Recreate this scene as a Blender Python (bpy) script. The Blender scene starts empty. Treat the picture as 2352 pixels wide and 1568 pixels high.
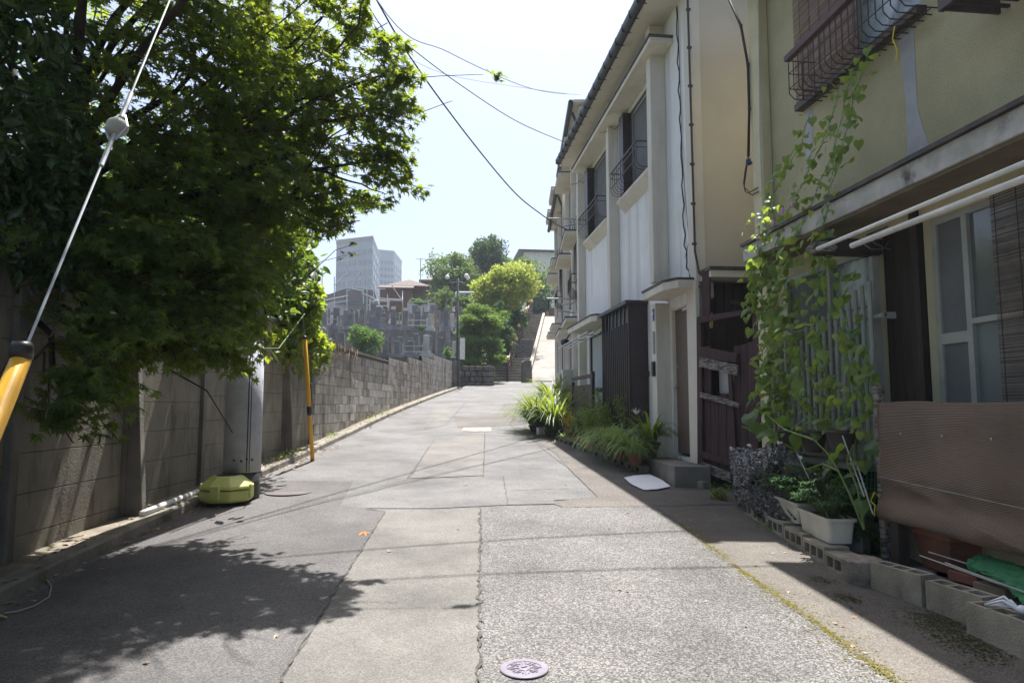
import bpy, math, random
import numpy as np
from mathutils import Vector, Matrix
R = math.radians
rnd = random.Random(7)
nr = np.random.RandomState(11)
S = bpy.context.scene
COL = S.collection

# ------------------------------------------------------------------ camera
F = 1568.0; YAW = R(6.4); PITCH = R(5.32); EYE = 1.45
cam = bpy.data.objects.new('camera', bpy.data.cameras.new('camera'))
COL.objects.link(cam)
cam.location = (0, 0, EYE)
cam.rotation_euler = (R(90) + PITCH, 0, -YAW)
cam.data.lens = 24.0; cam.data.sensor_width = 36.0
cam.data.clip_start = 0.05; cam.data.clip_end = 4000
S.camera = cam

# ------------------------------------------------------------------ light
SUN_EL = R(68); SUN_AZ = R(12.4)          # azimuth measured from +y towards +x
w = bpy.data.worlds.new('World'); S.world = w; w.use_nodes = True
nt = w.node_tree
sky = nt.nodes.new('ShaderNodeTexSky'); sky.sky_type = 'NISHITA'; sky.sun_disc = False
sky.sun_elevation = SUN_EL; sky.sun_rotation = SUN_AZ
sky.air_density = 1.0; sky.dust_density = 4.0; sky.ozone_density = 2.5
bgn = nt.nodes['Background']; bgn.inputs[1].default_value = 0.075
nt.links.new(sky.outputs[0], bgn.inputs[0])
sd = bpy.data.lights.new('sun', 'SUN'); sd.energy = 5.0; sd.angle = R(0.53); sd.color = (1, .965, .92)
so = bpy.data.objects.new('sun', sd); COL.objects.link(so)
dvec = Vector((-math.sin(SUN_AZ) * math.cos(SUN_EL), -math.cos(SUN_AZ) * math.cos(SUN_EL), -math.sin(SUN_EL)))
so.rotation_euler = dvec.to_track_quat('-Z', 'Y').to_euler()
so.location = (10, 20, 40)
S.view_settings.view_transform = 'Standard'; S.view_settings.look = 'None'
S.view_settings.exposure = 1.45; S.view_settings.gamma = 1

# ------------------------------------------------------------------ geometry helpers
def ray(u, v):
    r = u - 1176; q = 784 - v
    h = F * math.cos(PITCH) - q * math.sin(PITCH); z = F * math.sin(PITCH) + q * math.cos(PITCH)
    x = h * math.sin(YAW) + r * math.cos(YAW); y = h * math.cos(YAW) - r * math.sin(YAW)
    return x / y, z / y
def smooth_ground(y):
    P = [(-60, -3.0), (0, 0), (12, .6), (16, .86), (30, 2.1), (34, 2.5), (38, 2.8), (60, 3.4), (900, 5)]
    for (a, b), (c, d) in zip(P, P[1:]):
        if y <= c: return b + (d - b) * (y - a) / (c - a)
    return 5
_g = {}
def _gs(i):
    if i not in _g:
        y = i * .5
        _g[i] = sum(smooth_ground(y + k * .5) for k in (-3, -2, -1, 0, 1, 2, 3)) / 7
    return _g[i]
def gz(y):
    i = math.floor(y / .5); f = y / .5 - i
    return _gs(i) * (1 - f) + _gs(i + 1) * f
def G(u, v):
    a, b = ray(u, v); lo, hi = .5, 120
    if EYE + b * hi > gz(hi):
        y = .5
        while y < 120 and EYE + b * y > gz(y): y += .05
        lo = y
    else:
        for _ in range(50):
            m = (lo + hi) / 2
            if EYE + b * m > gz(m): lo = m
            else: hi = m
    return Vector((a * lo, lo, gz(lo)))
def PX(u, v, X):
    a, b = ray(u, v); y = X / a; return Vector((X, y, EYE + b * y))
def PY(u, v, Y):
    a, b = ray(u, v); return Vector((a * Y, Y, EYE + b * Y))
def PL(u, v, A, B):      # on the vertical plane through plan points A, B
    a, b = ray(u, v)
    dx, dy = B[0] - A[0], B[1] - A[1]
    y = (A[0] * dy - A[1] * dx) / (a * dy - dx)
    return Vector((a * y, y, EYE + b * y))
def YX(u, X): return X / ray(u, 900)[0]

class MB:
    def __init__(s): s.v = []; s.f = []; s.mi = []; s.m = 0
    def add(s, vs, fs):
        n = len(s.v); s.v += [tuple(p) for p in vs]
        for f in fs: s.f.append(tuple(i + n for i in f)); s.mi.append(s.m)
        return s
    def box(s, x0, y0, z0, x1, y1, z1):
        if x0 > x1: x0, x1 = x1, x0
        if y0 > y1: y0, y1 = y1, y0
        if z0 > z1: z0, z1 = z1, z0
        return s.add([(x0,y0,z0),(x1,y0,z0),(x1,y1,z0),(x0,y1,z0),(x0,y0,z1),(x1,y0,z1),(x1,y1,z1),(x0,y1,z1)],
                     [(0,3,2,1),(4,5,6,7),(0,1,5,4),(1,2,6,5),(2,3,7,6),(3,0,4,7)])
    def obox(s, c, size, rot=None, rz=0, rx=0, ry=0):
        m = rot or (Matrix.Rotation(rz, 3, 'Z') @ Matrix.Rotation(ry, 3, 'Y') @ Matrix.Rotation(rx, 3, 'X'))
        c = Vector(c); h = [k / 2 for k in size]
        vs = [c + m @ Vector((sx * h[0], sy * h[1], sz * h[2])) for sz in (-1, 1) for sx, sy in ((-1,-1),(1,-1),(1,1),(-1,1))]
        return s.add(vs, [(0,3,2,1),(4,5,6,7),(0,1,5,4),(1,2,6,5),(2,3,7,6),(3,0,4,7)])
    def beam(s, a, b, wd, ht):       # bar from a to b, width wd (horizontal), height ht
        a, b = Vector(a), Vector(b); d = (b - a); L = d.length; d.normalize()
        side = d.cross(Vector((0, 0, 1)))
        if side.length < .01: side = Vector((1, 0, 0))
        side.normalize(); up = side.cross(d)
        m = Matrix((d, side, up)).transposed()
        return s.obox((a + b) / 2, (L, wd, ht), rot=m)
    def tube(s, pts, r, n=8, r2=None, cap=True):
        pts = [Vector(p) for p in pts]; k = len(pts)
        if k < 2: return s
        base = len(s.v); ref = None
        for i, p in enumerate(pts):
            d = (pts[min(i + 1, k - 1)] - pts[max(i - 1, 0)])
            if d.length < 1e-9: d = Vector((0, 0, 1))
            d.normalize()
            if ref is None: ref = d.orthogonal().normalized()
            else:
                ref = ref - d * ref.dot(d)
                if ref.length < 1e-6: ref = d.orthogonal()
                ref.normalize()
            q = d.cross(ref)
            rr = r if r2 is None else r + (r2 - r) * i / (k - 1)
            if isinstance(r, (list, tuple)): rr = r[i]
            for j in range(n):
                t = 2 * math.pi * j / n
                s.v.append(tuple(p + (ref * math.cos(t) + q * math.sin(t)) * rr))
        for i in range(k - 1):
            for j in range(n):
                s.f.append((base + i*n + j, base + i*n + (j+1) % n, base + (i+1)*n + (j+1) % n, base + (i+1)*n + j)); s.mi.append(s.m)
        if cap:
            s.f.append(tuple(base + j for j in reversed(range(n)))); s.mi.append(s.m)
            s.f.append(tuple(base + (k-1)*n + j for j in range(n))); s.mi.append(s.m)
        return s
    def lathe(s, c, prof, n=24, sx=1, sy=1, rot=0):
        c = Vector(c); base = len(s.v)
        for r, z in prof:
            for j in range(n):
                t = 2 * math.pi * j / n + rot
                s.v.append((c.x + r * math.cos(t) * sx, c.y + r * math.sin(t) * sy, c.z + z))
        for i in range(len(prof) - 1):
            for j in range(n):
                s.f.append((base+i*n+j, base+i*n+(j+1)%n, base+(i+1)*n+(j+1)%n, base+(i+1)*n+j)); s.mi.append(s.m)
        s.f.append(tuple(base + j for j in reversed(range(n)))); s.mi.append(s.m)
        s.f.append(tuple(base + (len(prof)-1)*n + j for j in range(n))); s.mi.append(s.m)
        return s
    def prism(s, poly, d):           # extrude 3d polygon by vector d
        n = len(poly); d = Vector(d); P = [Vector(p) for p in poly]
        return s.add(P + [p + d for p in P], [tuple(reversed(range(n))), tuple(range(n, 2*n))] +
                     [(i, (i+1) % n, n + (i+1) % n, n + i) for i in range(n)])
    def ball(s, c, r, n=12, sz=1):
        return s.lathe(c, [(max(.001, r*math.sin(math.pi*i/8)), -r*sz*math.cos(math.pi*i/8)) for i in range(9)], n)
    def build(s, name, mat, parent=None, smooth=False, bevel=0, at=None, subdiv=0):
        V = np.array(s.v, dtype=float) if len(s.v) else np.zeros((1, 3))
        lo, hi = V.min(0), V.max(0)
        org = Vector(at) if at is not None else Vector(((lo[0]+hi[0])/2, (lo[1]+hi[1])/2, lo[2]))
        me = bpy.data.meshes.new(name)
        me.from_pydata((V - np.array(org)).tolist(), [], s.f)
        for m in (mat if isinstance(mat, (list, tuple)) else [mat]): me.materials.append(m)
        if any(s.mi): me.polygons.foreach_set('material_index', s.mi)
        if smooth: me.polygons.foreach_set('use_smooth', [True] * len(me.polygons))
        me.update()
        o = bpy.data.objects.new(name, me); COL.objects.link(o)
        o['_o'] = tuple(org)
        if parent is not None:
            o.parent = parent; o.location = org - Vector(parent['_o'])
        else: o.location = org
        if bevel:
            b = o.modifiers.new('bevel', 'BEVEL'); b.width = bevel; b.segments = 2; b.limit_method = 'ANGLE'; b.angle_limit = R(40)
        if smooth and not bevel:
            pass
        return o
def thing(name, loc, label=None, cat=None, group=None):
    o = bpy.data.objects.new(name, None); COL.objects.link(o); o.location = loc
    o.empty_display_size = .2; o['_o'] = tuple(loc)
    return tag(o, label, cat, group)
def tag(o, label=None, cat=None, group=None, kind=None):
    if label: o['label'] = label
    if cat: o['category'] = cat
    if group: o['group'] = group
    if kind: o['kind'] = kind
    return o
def struct(o): o['kind'] = 'structure'; return o
def copy_tree(o, loc=None, rz=None, label=None, sc=None, parent=None):
    c = o.copy(); COL.objects.link(c)
    if parent is not None:
        c.parent = parent
    if loc is not None: c.location = loc
    if rz is not None: c.rotation_euler.z = rz
    if sc is not None: c.scale = sc if isinstance(sc, tuple) else (sc, sc, sc)
    if label: c['label'] = label
    for ch in o.children: copy_tree(ch, parent=c)
    return c

# ------------------------------------------------------------------ materials
def N(t, k, **kw):
    n = t.nodes.new(k)
    for a, b in kw.items(): setattr(n, a, b)
    return n
def mat(name, c1, c2=None, scale=6.0, rough=.8, bump=0.0, bscale=None, metal=0, spec=.4, stretch=(1,1,1), detail=6,
        c3=None, s3=1.0, t3=(.55, .7), island=0.0, trans=0.0, alpha=1.0, st3=(1,1,1), coat=0, lo=.35, hi=.65):
    m = bpy.data.materials.new(name); m.use_nodes = True; t = m.node_tree
    b = t.nodes['Principled BSDF']; b.inputs['Roughness'].default_value = rough; b.inputs['Metallic'].default_value = metal
    b.inputs['Specular IOR Level'].default_value = spec; b.inputs['Coat Weight'].default_value = coat
    b.inputs['Base Color'].default_value = (*c1, 1)
    tc = N(t, 'ShaderNodeTexCoord')
    geo = N(t, 'ShaderNodeNewGeometry')
    out = None
    def noise(sc, st, det):
        mp = N(t, 'ShaderNodeMapping'); mp.inputs['Scale'].default_value = st
        t.links.new(geo.outputs['Position'], mp.inputs[0])
        n = N(t, 'ShaderNodeTexNoise'); n.inputs['Scale'].default_value = sc; n.inputs['Detail'].default_value = det
        n.inputs['Roughness'].default_value = .6
        t.links.new(mp.outputs[0], n.inputs['Vector']); return n
    if c2:
        n = noise(scale, stretch, detail)
        mr = N(t, 'ShaderNodeMapRange'); mr.inputs[1].default_value = lo; mr.inputs[2].default_value = hi
        t.links.new(n.outputs[0], mr.inputs[0])
        mx = N(t, 'ShaderNodeMix', data_type='RGBA'); mx.inputs[6].default_value = (*c1, 1); mx.inputs[7].default_value = (*c2, 1)
        t.links.new(mr.outputs[0], mx.inputs[0]); out = mx.outputs[2]
    if c3:
        n = noise(s3, st3, 5)
        mr = N(t, 'ShaderNodeMapRange'); mr.inputs[1].default_value = t3[0]; mr.inputs[2].default_value = t3[1]
        t.links.new(n.outputs[0], mr.inputs[0])
        mx = N(t, 'ShaderNodeMix', data_type='RGBA'); mx.inputs[7].default_value = (*c3, 1)
        if out: t.links.new(out, mx.inputs[6])
        else: mx.inputs[6].default_value = (*c1, 1)
        t.links.new(mr.outputs[0], mx.inputs[0]); out = mx.outputs[2]
    if island:
        hs = N(t, 'ShaderNodeHueSaturation')
        mr = N(t, 'ShaderNodeMapRange'); mr.inputs[3].default_value = 1 - island; mr.inputs[4].default_value = 1 + island
        t.links.new(geo.outputs['Random Per Island'], mr.inputs[0]); t.links.new(mr.outputs[0], hs.inputs['Value'])
        if out: t.links.new(out, hs.inputs['Color'])
        else: hs.inputs['Color'].default_value = (*c1, 1)
        out = hs.outputs[0]
    if out: t.links.new(out, b.inputs['Base Color'])
    if bump:
        n = noise(bscale or scale * 4, (1, 1, 1), 4)
        bp = N(t, 'ShaderNodeBump'); bp.inputs['Strength'].default_value = 1; bp.inputs['Distance'].default_value = bump
        t.links.new(n.outputs[0], bp.inputs['Height']); t.links.new(bp.outputs[0], b.inputs['Normal'])
    if trans: b.inputs['Transmission Weight'].default_value = trans
    if alpha < 1: b.inputs['Alpha'].default_value = alpha
    return m
def leafmat(name, c1, c2, trans=.45, tcol=None, rough=.45, spec=.35):
    m = bpy.data.materials.new(name); m.use_nodes = True; t = m.node_tree
    b = t.nodes['Principled BSDF']; o = t.nodes['Material Output']
    geo = N(t, 'ShaderNodeNewGeometry')
    mx = N(t, 'ShaderNodeMix', data_type='RGBA'); mx.inputs[6].default_value = (*c1, 1); mx.inputs[7].default_value = (*c2, 1)
    t.links.new(geo.outputs['Random Per Island'], mx.inputs[0])
    t.links.new(mx.outputs[2], b.inputs['Base Color'])
    b.inputs['Roughness'].default_value = rough; b.inputs['Specular IOR Level'].default_value = spec
    tr = N(t, 'ShaderNodeBsdfTranslucent')
    tc = tcol or tuple(min(1, k * 2.2) for k in c2)
    mx2 = N(t, 'ShaderNodeMix', data_type='RGBA'); mx2.inputs[6].default_value = (*tc, 1)
    mx2.inputs[7].default_value = (tc[0] * .55, tc[1] * .7, tc[2] * .5, 1)
    t.links.new(geo.outputs['Random Per Island'], mx2.inputs[0]); t.links.new(mx2.outputs[2], tr.inputs[0])
    ms = N(t, 'ShaderNodeMixShader'); ms.inputs[0].default_value = trans
    t.links.new(b.outputs[0], ms.inputs[1]); t.links.new(tr.outputs[0], ms.inputs[2]); t.links.new(ms.outputs[0], o.inputs[0])
    return m
def roadmat(name, base, light, dark, vs=90, amt=.6, stain=None, bump=.004, rough=.75, lo=.4):
    """aggregate asphalt: voronoi pebbles of random brightness plus large stains"""
    m = bpy.data.materials.new(name); m.use_nodes = True; t = m.node_tree; b = t.nodes['Principled BSDF']
    b.inputs['Roughness'].default_value = rough; b.inputs['Specular IOR Level'].default_value = .35
    geo = N(t, 'ShaderNodeNewGeometry')
    vo = N(t, 'ShaderNodeTexVoronoi'); vo.inputs['Scale'].default_value = vs; t.links.new(geo.outputs['Position'], vo.inputs['Vector'])
    sp = N(t, 'ShaderNodeSeparateColor'); t.links.new(vo.outputs['Color'], sp.inputs[0])
    cr = N(t, 'ShaderNodeValToRGB'); e = cr.color_ramp.elements
    e[0].color = (*dark, 1); e[0].position = .0; e[1].color = (*light, 1); e[1].position = 1
    k = e.new(lo); k.color = (*base, 1)
    t.links.new(sp.outputs[0], cr.inputs[0])
    ns = N(t, 'ShaderNodeTexNoise'); ns.inputs['Scale'].default_value = 1.1; ns.inputs['Detail'].default_value = 7; ns.inputs['Roughness'].default_value = .65
    t.links.new(geo.outputs['Position'], ns.inputs['Vector'])
    mr = N(t, 'ShaderNodeMapRange'); mr.inputs[1].default_value = .38; mr.inputs[2].default_value = .68
    mr.inputs[3].default_value = 1.2; mr.inputs[4].default_value = .66
    t.links.new(ns.outputs[0], mr.inputs[0])
    hs = N(t, 'ShaderNodeHueSaturation'); t.links.new(mr.outputs[0], hs.inputs['Value'])
    mx = N(t, 'ShaderNodeMix', data_type='RGBA'); mx.inputs[0].default_value = amt; mx.inputs[6].default_value = (*base, 1)
    t.links.new(cr.outputs[0], mx.inputs[7]); t.links.new(mx.outputs[2], hs.inputs['Color'])
    last = hs.outputs[0]
    if stain:
        n2 = N(t, 'ShaderNodeTexNoise'); n2.inputs['Scale'].default_value = 2.3; n2.inputs['Detail'].default_value = 8
        t.links.new(geo.outputs['Position'], n2.inputs['Vector'])
        m2 = N(t, 'ShaderNodeMapRange'); m2.inputs[1].default_value = .52; m2.inputs[2].default_value = .66; t.links.new(n2.outputs[0], m2.inputs[0])
        mx3 = N(t, 'ShaderNodeMix', data_type='RGBA'); mx3.inputs[7].default_value = (*stain, 1)
        t.links.new(m2.outputs[0], mx3.inputs[0]); t.links.new(last, mx3.inputs[6]); last = mx3.outputs[2]
    t.links.new(last, b.inputs['Base Color'])
    bp = N(t, 'ShaderNodeBump'); bp.inputs['Distance'].default_value = bump
    t.links.new(sp.outputs[0], bp.inputs['Height']); t.links.new(bp.outputs[0], b.inputs['Normal'])
    return m

A_BASE = roadmat('asphalt_fine', (.105,.102,.100), (.21,.205,.20), (.04,.04,.04), 150, .6)
A_DARK = roadmat('asphalt_old', (.078,.074,.073), (.165,.155,.15), (.03,.03,.031), 140, .6)
A_COARSE = roadmat('asphalt_coarse', (.092,.088,.084), (.24,.232,.22), (.022,.021,.02), 125, .85, bump=.005, lo=.5)
A_SMOOTH = roadmat('concrete_trench', (.118,.112,.102), (.21,.20,.185), (.055,.052,.047), 150, .55)
A_TAN = roadmat('asphalt_tan', (.088,.078,.069), (.18,.162,.145), (.032,.029,.026), 130, .6)
A_WALK = roadmat('pavement_tan', (.108,.096,.082), (.20,.18,.155), (.042,.038,.033), 150, .55)
CRACK = mat('crack', (.05,.048,.042), (.11,.105,.09), 30, rough=1)
MOSS = mat('moss', (.24,.19,.03), (.12,.12,.025), 40, rough=1, bump=.01, c3=(.22,.2,.15), s3=9, t3=(.5,.62))
MOSSG = mat('moss_green', (.035,.045,.012), (.07,.07,.02), 25, rough=1, bump=.01)
CONC = mat('concrete', (.38,.34,.27), (.24,.21,.165), 4, rough=.95, bump=.006, bscale=80, c3=(.09,.08,.06), s3=3, t3=(.55,.75), st3=(1,1,.6))
CONCD = mat('concrete_aged', (.22,.205,.18), (.13,.12,.105), 2.2, rough=.95, bump=.006, bscale=50, c3=(.06,.055,.045), s3=1.5, t3=(.55,.75), st3=(1,1,.5))
PANEL = mat('precast_concrete', (.28,.255,.21), (.18,.165,.135), 1.8, rough=.9, bump=.004, bscale=50, c3=(.07,.062,.05), s3=2.4, t3=(.50,.76), st3=(2.5,2.5,.5), island=.14)
BLOCKM = mat('block_masonry', (.44,.415,.375), (.29,.27,.24), 5, rough=.95, bump=.004, bscale=70, c3=(.13,.118,.095), s3=1.6, t3=(.46,.72), st3=(2.2,2.2,.4), island=.17)
MORTAR = mat('mortar', (.11,.10,.085), (.16,.15,.13), 8, rough=1)
KERB = mat('kerb_concrete', (.25,.23,.195), (.15,.138,.115), 4, rough=.95, bump=.008, bscale=40, c3=(.07,.065,.03), s3=3)
SOIL = mat('soil', (.06,.045,.03), (.11,.085,.06), 8, rough=1, bump=.02, bscale=20)
GRASSY = mat('hill_ground', (.10,.09,.06), (.07,.08,.035), 2, rough=1, bump=.03, bscale=6)
STUCCO_W = mat('white_stucco', (.80,.80,.79), (.73,.73,.71), 2, rough=.9, bump=.002, bscale=120, c3=(.46,.44,.39), s3=1.3, t3=(.52,.85), st3=(4,4,.25))
STUCCO_T = mat('cream_shade_trim', (.68,.64,.555), (.61,.57,.485), 1.6, rough=.85, bump=.002, bscale=90, c3=(.42,.385,.31), s3=1.0, t3=(.55,.85), st3=(3,3,.4))  # trim paint, with some tan side shade of the pilasters mixed in
STUCCO_E = mat('beige_wall', (.58,.52,.42), (.52,.465,.375), .7, rough=.75, bump=.001, bscale=60, c3=(.42,.37,.29), s3=.8, t3=(.55,.85))
STUCCO_Y = mat('yellow_roughcast', (.62,.57,.37), (.48,.44,.28), 1.4, rough=.95, bump=.012, bscale=110, c3=(.26,.23,.15), s3=130, t3=(.53,.66), detail=8)
STUCCO_YS = mat('yellow_smooth', (.64,.58,.38), (.55,.50,.33), 3, rough=.9, bump=.004, bscale=60)
PATCH = mat('grey_repair_mortar', (.50,.50,.54), (.40,.40,.43), 5, rough=.95, bump=.006, bscale=90)
FASCIA = mat('weathered_fascia', (.58,.56,.53), (.38,.36,.33), 4, rough=.95, bump=.006, bscale=60, c3=(.07,.06,.055), s3=2.2, t3=(.56,.68))
FLASH = mat('dark_flashing', (.045,.038,.04), (.10,.075,.06), 9, rough=.6)
GUTTER = mat('gutter_plastic', (.028,.032,.04), (.045,.05,.058), 6, rough=.45)
DARKBROWN = mat('dark_brown_metal', (.035,.026,.026), (.045,.034,.033), 5, rough=.45, spec=.4)
IRON = mat('railing_iron', (.045,.03,.03), (.07,.05,.05), 12, rough=.5)
GLASS = mat('window_glass', (.10,.115,.125), (.14,.155,.165), 1, rough=.12, spec=.8)
GLASSF = mat('frosted_glass', (.12,.145,.145), (.18,.21,.21), 1.3, rough=.35, spec=.6)
GLASSM = mat('mottled_glass', (.10,.13,.14), (.42,.48,.52), 2.6, rough=.25, spec=.6, lo=.42, hi=.56)
SCREENM = mat('insect_screen', (.12,.125,.13), (.155,.16,.165), 3, rough=.85)
ALU = mat('aluminium', (.55,.55,.55), (.48,.48,.48), 6, rough=.35, metal=.8)
ALUP = mat('painted_aluminium', (.38,.40,.365), (.31,.32,.295), 5, rough=.5)
WHITEP = mat('white_plastic', (.72,.72,.70), (.60,.60,.57), 8, rough=.45)
CURTAIN = mat('curtain_cloth', (.50,.55,.56), (.40,.45,.46), 3, rough=.9, stretch=(6,6,.3))
DOORM = mat('brown_door', (.16,.115,.09), (.13,.095,.075), 3, rough=.55, stretch=(1,1,.3))
BLACKP = mat('black_plastic', (.02,.02,.022), (.03,.03,.03), 8, rough=.4)
CABLE = mat('black_cable', (.018,.018,.02), rough=.6)
WIREG = mat('grey_wire', (.30,.32,.34), rough=.5, metal=.4)
PURPLE = mat('maroon_boards', (.085,.042,.044), (.04,.024,.026), 4, rough=.85, bump=.006, bscale=30, stretch=(6,6,.6), island=.25)
RAWWOOD = mat('weathered_wood', (.26,.24,.22), (.07,.06,.055), 6, rough=.95, bump=.01, bscale=20, stretch=(4,1.5,8), lo=.42, hi=.58)
TIMBER = mat('dark_timber', (.055,.042,.035), (.028,.022,.02), 3, rough=.8, bump=.004, bscale=30, stretch=(6,6,.5))
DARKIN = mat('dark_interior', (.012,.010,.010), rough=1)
SCREENB = None
REED = mat('reed_blind', (.36,.25,.19), (.20,.14,.11), 6, rough=.9, stretch=(1,1,30), island=.35)
REEDD = mat('dark_bamboo_blind', (.085,.055,.045), (.14,.10,.08), 8, rough=.8, island=.5)
TERRA = mat('terracotta', (.27,.115,.075), (.18,.08,.055), 8, rough=.85)
TERRAB = mat('brick_red', (.28,.10,.07), (.20,.08,.06), 8, rough=.9)
BRICKY = mat('brick_buff', (.34,.27,.19), (.26,.21,.15), 8, rough=.9)
POTBLK = mat('pot_black', (.03,.032,.032), (.05,.05,.05), 9, rough=.6)
PLANTW = mat('planter_cream', (.66,.63,.54), (.55,.52,.43), 4, rough=.5)
HANGP = mat('hanging_pot_brown', (.055,.045,.045), (.075,.06,.06), 10, rough=.75)
YELLOWG = mat('guard_yellow', (.74,.40,.025), (.62,.33,.02), 3, rough=.35, spec=.5)
SALTBOX = mat('box_lime', (.50,.52,.15), (.42,.45,.13), 3, rough=.5)
POLEC = mat('pole_concrete', (.17,.17,.17), (.12,.12,.12), 4, rough=.85)
POLES = mat('pole_antiposter_sheet', (.42,.43,.47), (.34,.35,.385), 7, rough=.6, bump=.004, bscale=55)
BARK = mat('bark', (.05,.04,.032), (.025,.02,.016), 8, rough=.95, bump=.01, bscale=25)
TWIG = mat('twig', (.09,.06,.035), (.05,.04,.025), 8, rough=.9)
PURPLE_LOOSE = None
DRYV = mat('dry_vine', (.26,.21,.16), (.16,.12,.09), 9, rough=1)
GREENST = mat('green_stem', (.10,.16,.04), (.14,.18,.05), 9, rough=.7)
L_MAPLE = leafmat('maple_leaf', (.03,.066,.027), (.055,.092,.03), .44, (.46,.54,.05))
L_CAM = leafmat('camellia_leaf', (.018,.045,.016), (.035,.07,.022), .2, (.12,.26,.03), rough=.3, spec=.6)
L_IVY = leafmat('ivy_leaf', (.055,.105,.02), (.10,.15,.025), .42, (.48,.55,.04))
L_BACK = leafmat('broad_leaf', (.028,.06,.024), (.045,.08,.03), .33, (.26,.38,.04))
L_FARG = leafmat('far_leaf', (.05,.09,.03), (.09,.13,.04), .35, (.25,.36,.07))
L_FARD = leafmat('far_leaf_dark', (.03,.065,.03), (.05,.09,.035), .3, (.12,.22,.05))
L_FARY = leafmat('far_leaf_yellow', (.15,.19,.03), (.24,.26,.05), .45, (.55,.60,.10))
L_PINE = leafmat('pine_leaf', (.045,.095,.02), (.07,.13,.025), .33, (.28,.42,.05))
L_ROUND = leafmat('boxwood_leaf', (.05,.11,.025), (.08,.15,.035), .35, (.26,.42,.07))
L_VINE = leafmat('morning_glory_leaf', (.12,.20,.055), (.21,.29,.09), .4, (.50,.60,.09))
L_SUN = leafmat('sunflower_leaf', (.055,.11,.04), (.08,.14,.045), .4, (.32,.46,.05))
L_MARI = leafmat('marigold_leaf', (.04,.085,.045), (.06,.11,.05), .3, (.16,.3,.05), rough=.7, spec=.12)
L_SPID = leafmat('spider_leaf', (.13,.22,.05), (.26,.36,.14), .4, (.42,.56,.12))
L_LILY = leafmat('lily_leaf', (.045,.095,.02), (.10,.15,.035), .38, (.42,.48,.06))
L_BROM = leafmat('croton_leaf', (.20,.18,.03), (.30,.22,.04), .4, (.6,.45,.06))
L_WEED = leafmat('weed_leaf', (.08,.15,.03), (.13,.2,.04), .4, (.4,.5,.06))
L_DRY = leafmat('dead_leaf', (.30,.19,.10), (.40,.30,.19), .2, (.4,.25,.1))
FLOWP = mat('flower_pink', (.62,.35,.55), rough=.7)
FLOWO = mat('flower_orange', (.75,.20,.02), rough=.7)
FLOWW = mat('flower_white', (.80,.80,.76), rough=.7)
PAPER = mat('white_sheet', (.78,.78,.82), (.70,.70,.75), 3, rough=.7)
STONE = mat('gravestone', (.25,.25,.27), (.14,.14,.155), 1.5, rough=.7, island=.45)
STONEL = mat('gravestone_light', (.55,.54,.53), (.42,.41,.40), 1.5, rough=.8, island=.3)
SOTOBA = mat('grave_plank_grey', (.25,.235,.225), (.14,.13,.125), 2, rough=.95, island=.4)
SOTOBY = mat('grave_plank_fresh', (.46,.34,.19), (.36,.27,.16), 2, rough=.9, island=.2)
RUBBLE = mat('rubble_stone', (.13,.12,.11), (.08,.075,.07), 2.5, rough=.95, bump=.02, bscale=8, island=.3)
RAILB = mat('brown_rail', (.07,.035,.03), (.05,.028,.025), 5, rough=.6)
GOLD = mat('gold_finial', (.55,.42,.12), rough=.35, metal=.6)
TOWER = mat('tower_cladding', (.23,.27,.34), (.19,.23,.30), .08, rough=.7)
TOWERW = mat('tower_glass', (.17,.20,.25), (.13,.16,.20), .2, rough=.3)
TOWER2 = mat('tower_white', (.32,.36,.43), (.28,.32,.38), .1, rough=.8)
TILE = mat('old_roof_tiles', (.13,.10,.085), (.08,.066,.058), 1.3, rough=.9, stretch=(3,1,1))
BROWNW = mat('brown_house_wall', (.17,.10,.07), (.13,.08,.06), 2, rough=.9)
GREYW = mat('grey_building_wall', (.20,.19,.19), (.15,.145,.145), 1, rough=.9)
LGREYW = mat('pale_building_wall', (.45,.46,.48), (.38,.39,.41), 1, rough=.9)
GLOBE = mat('lamp_globe', (.72,.72,.68), rough=.3)
DARKMET = mat('dark_post_metal', (.03,.03,.035), (.045,.045,.05), 5, rough=.5)
CARW = mat('car_paint_white', (.70,.72,.75), rough=.25, coat=.5)
GREENN = mat('green_net', (.03,.17,.07), (.05,.22,.09), 20, rough=.7, bump=.01, bscale=40)
TWINE = mat('twine', (.34,.30,.24), (.26,.23,.18), 20, rough=.95)
NETGRN = mat('net_string', (.05,.32,.14), rough=.6)
STRYEL = mat('yellow_string', (.75,.62,.05), rough=.6)
BLUE = mat('blue_plate', (.08,.14,.42), rough=.5)
BLUEG = mat('blue_hook', (.03,.06,.14), rough=.4)
TAPE = mat('white_tape', (.75,.76,.80), rough=.4)
LOGM = mat('log_stump', (.32,.28,.23), (.14,.12,.095), 9, rough=1, bump=.012, bscale=30)
TRANSL = mat('corrugated_screen', (.17,.135,.12), (.14,.11,.10), 4, rough=.5)
MANH = mat('manhole_iron', (.22,.20,.24), (.16,.145,.175), 6, rough=.45, metal=.35)
MANHY = mat('manhole_paint', (.38,.30,.14), (.3,.25,.15), 20, rough=.7)
MANHD = mat('manhole_old', (.105,.09,.085), (.08,.072,.07), 10, rough=.8)
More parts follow.
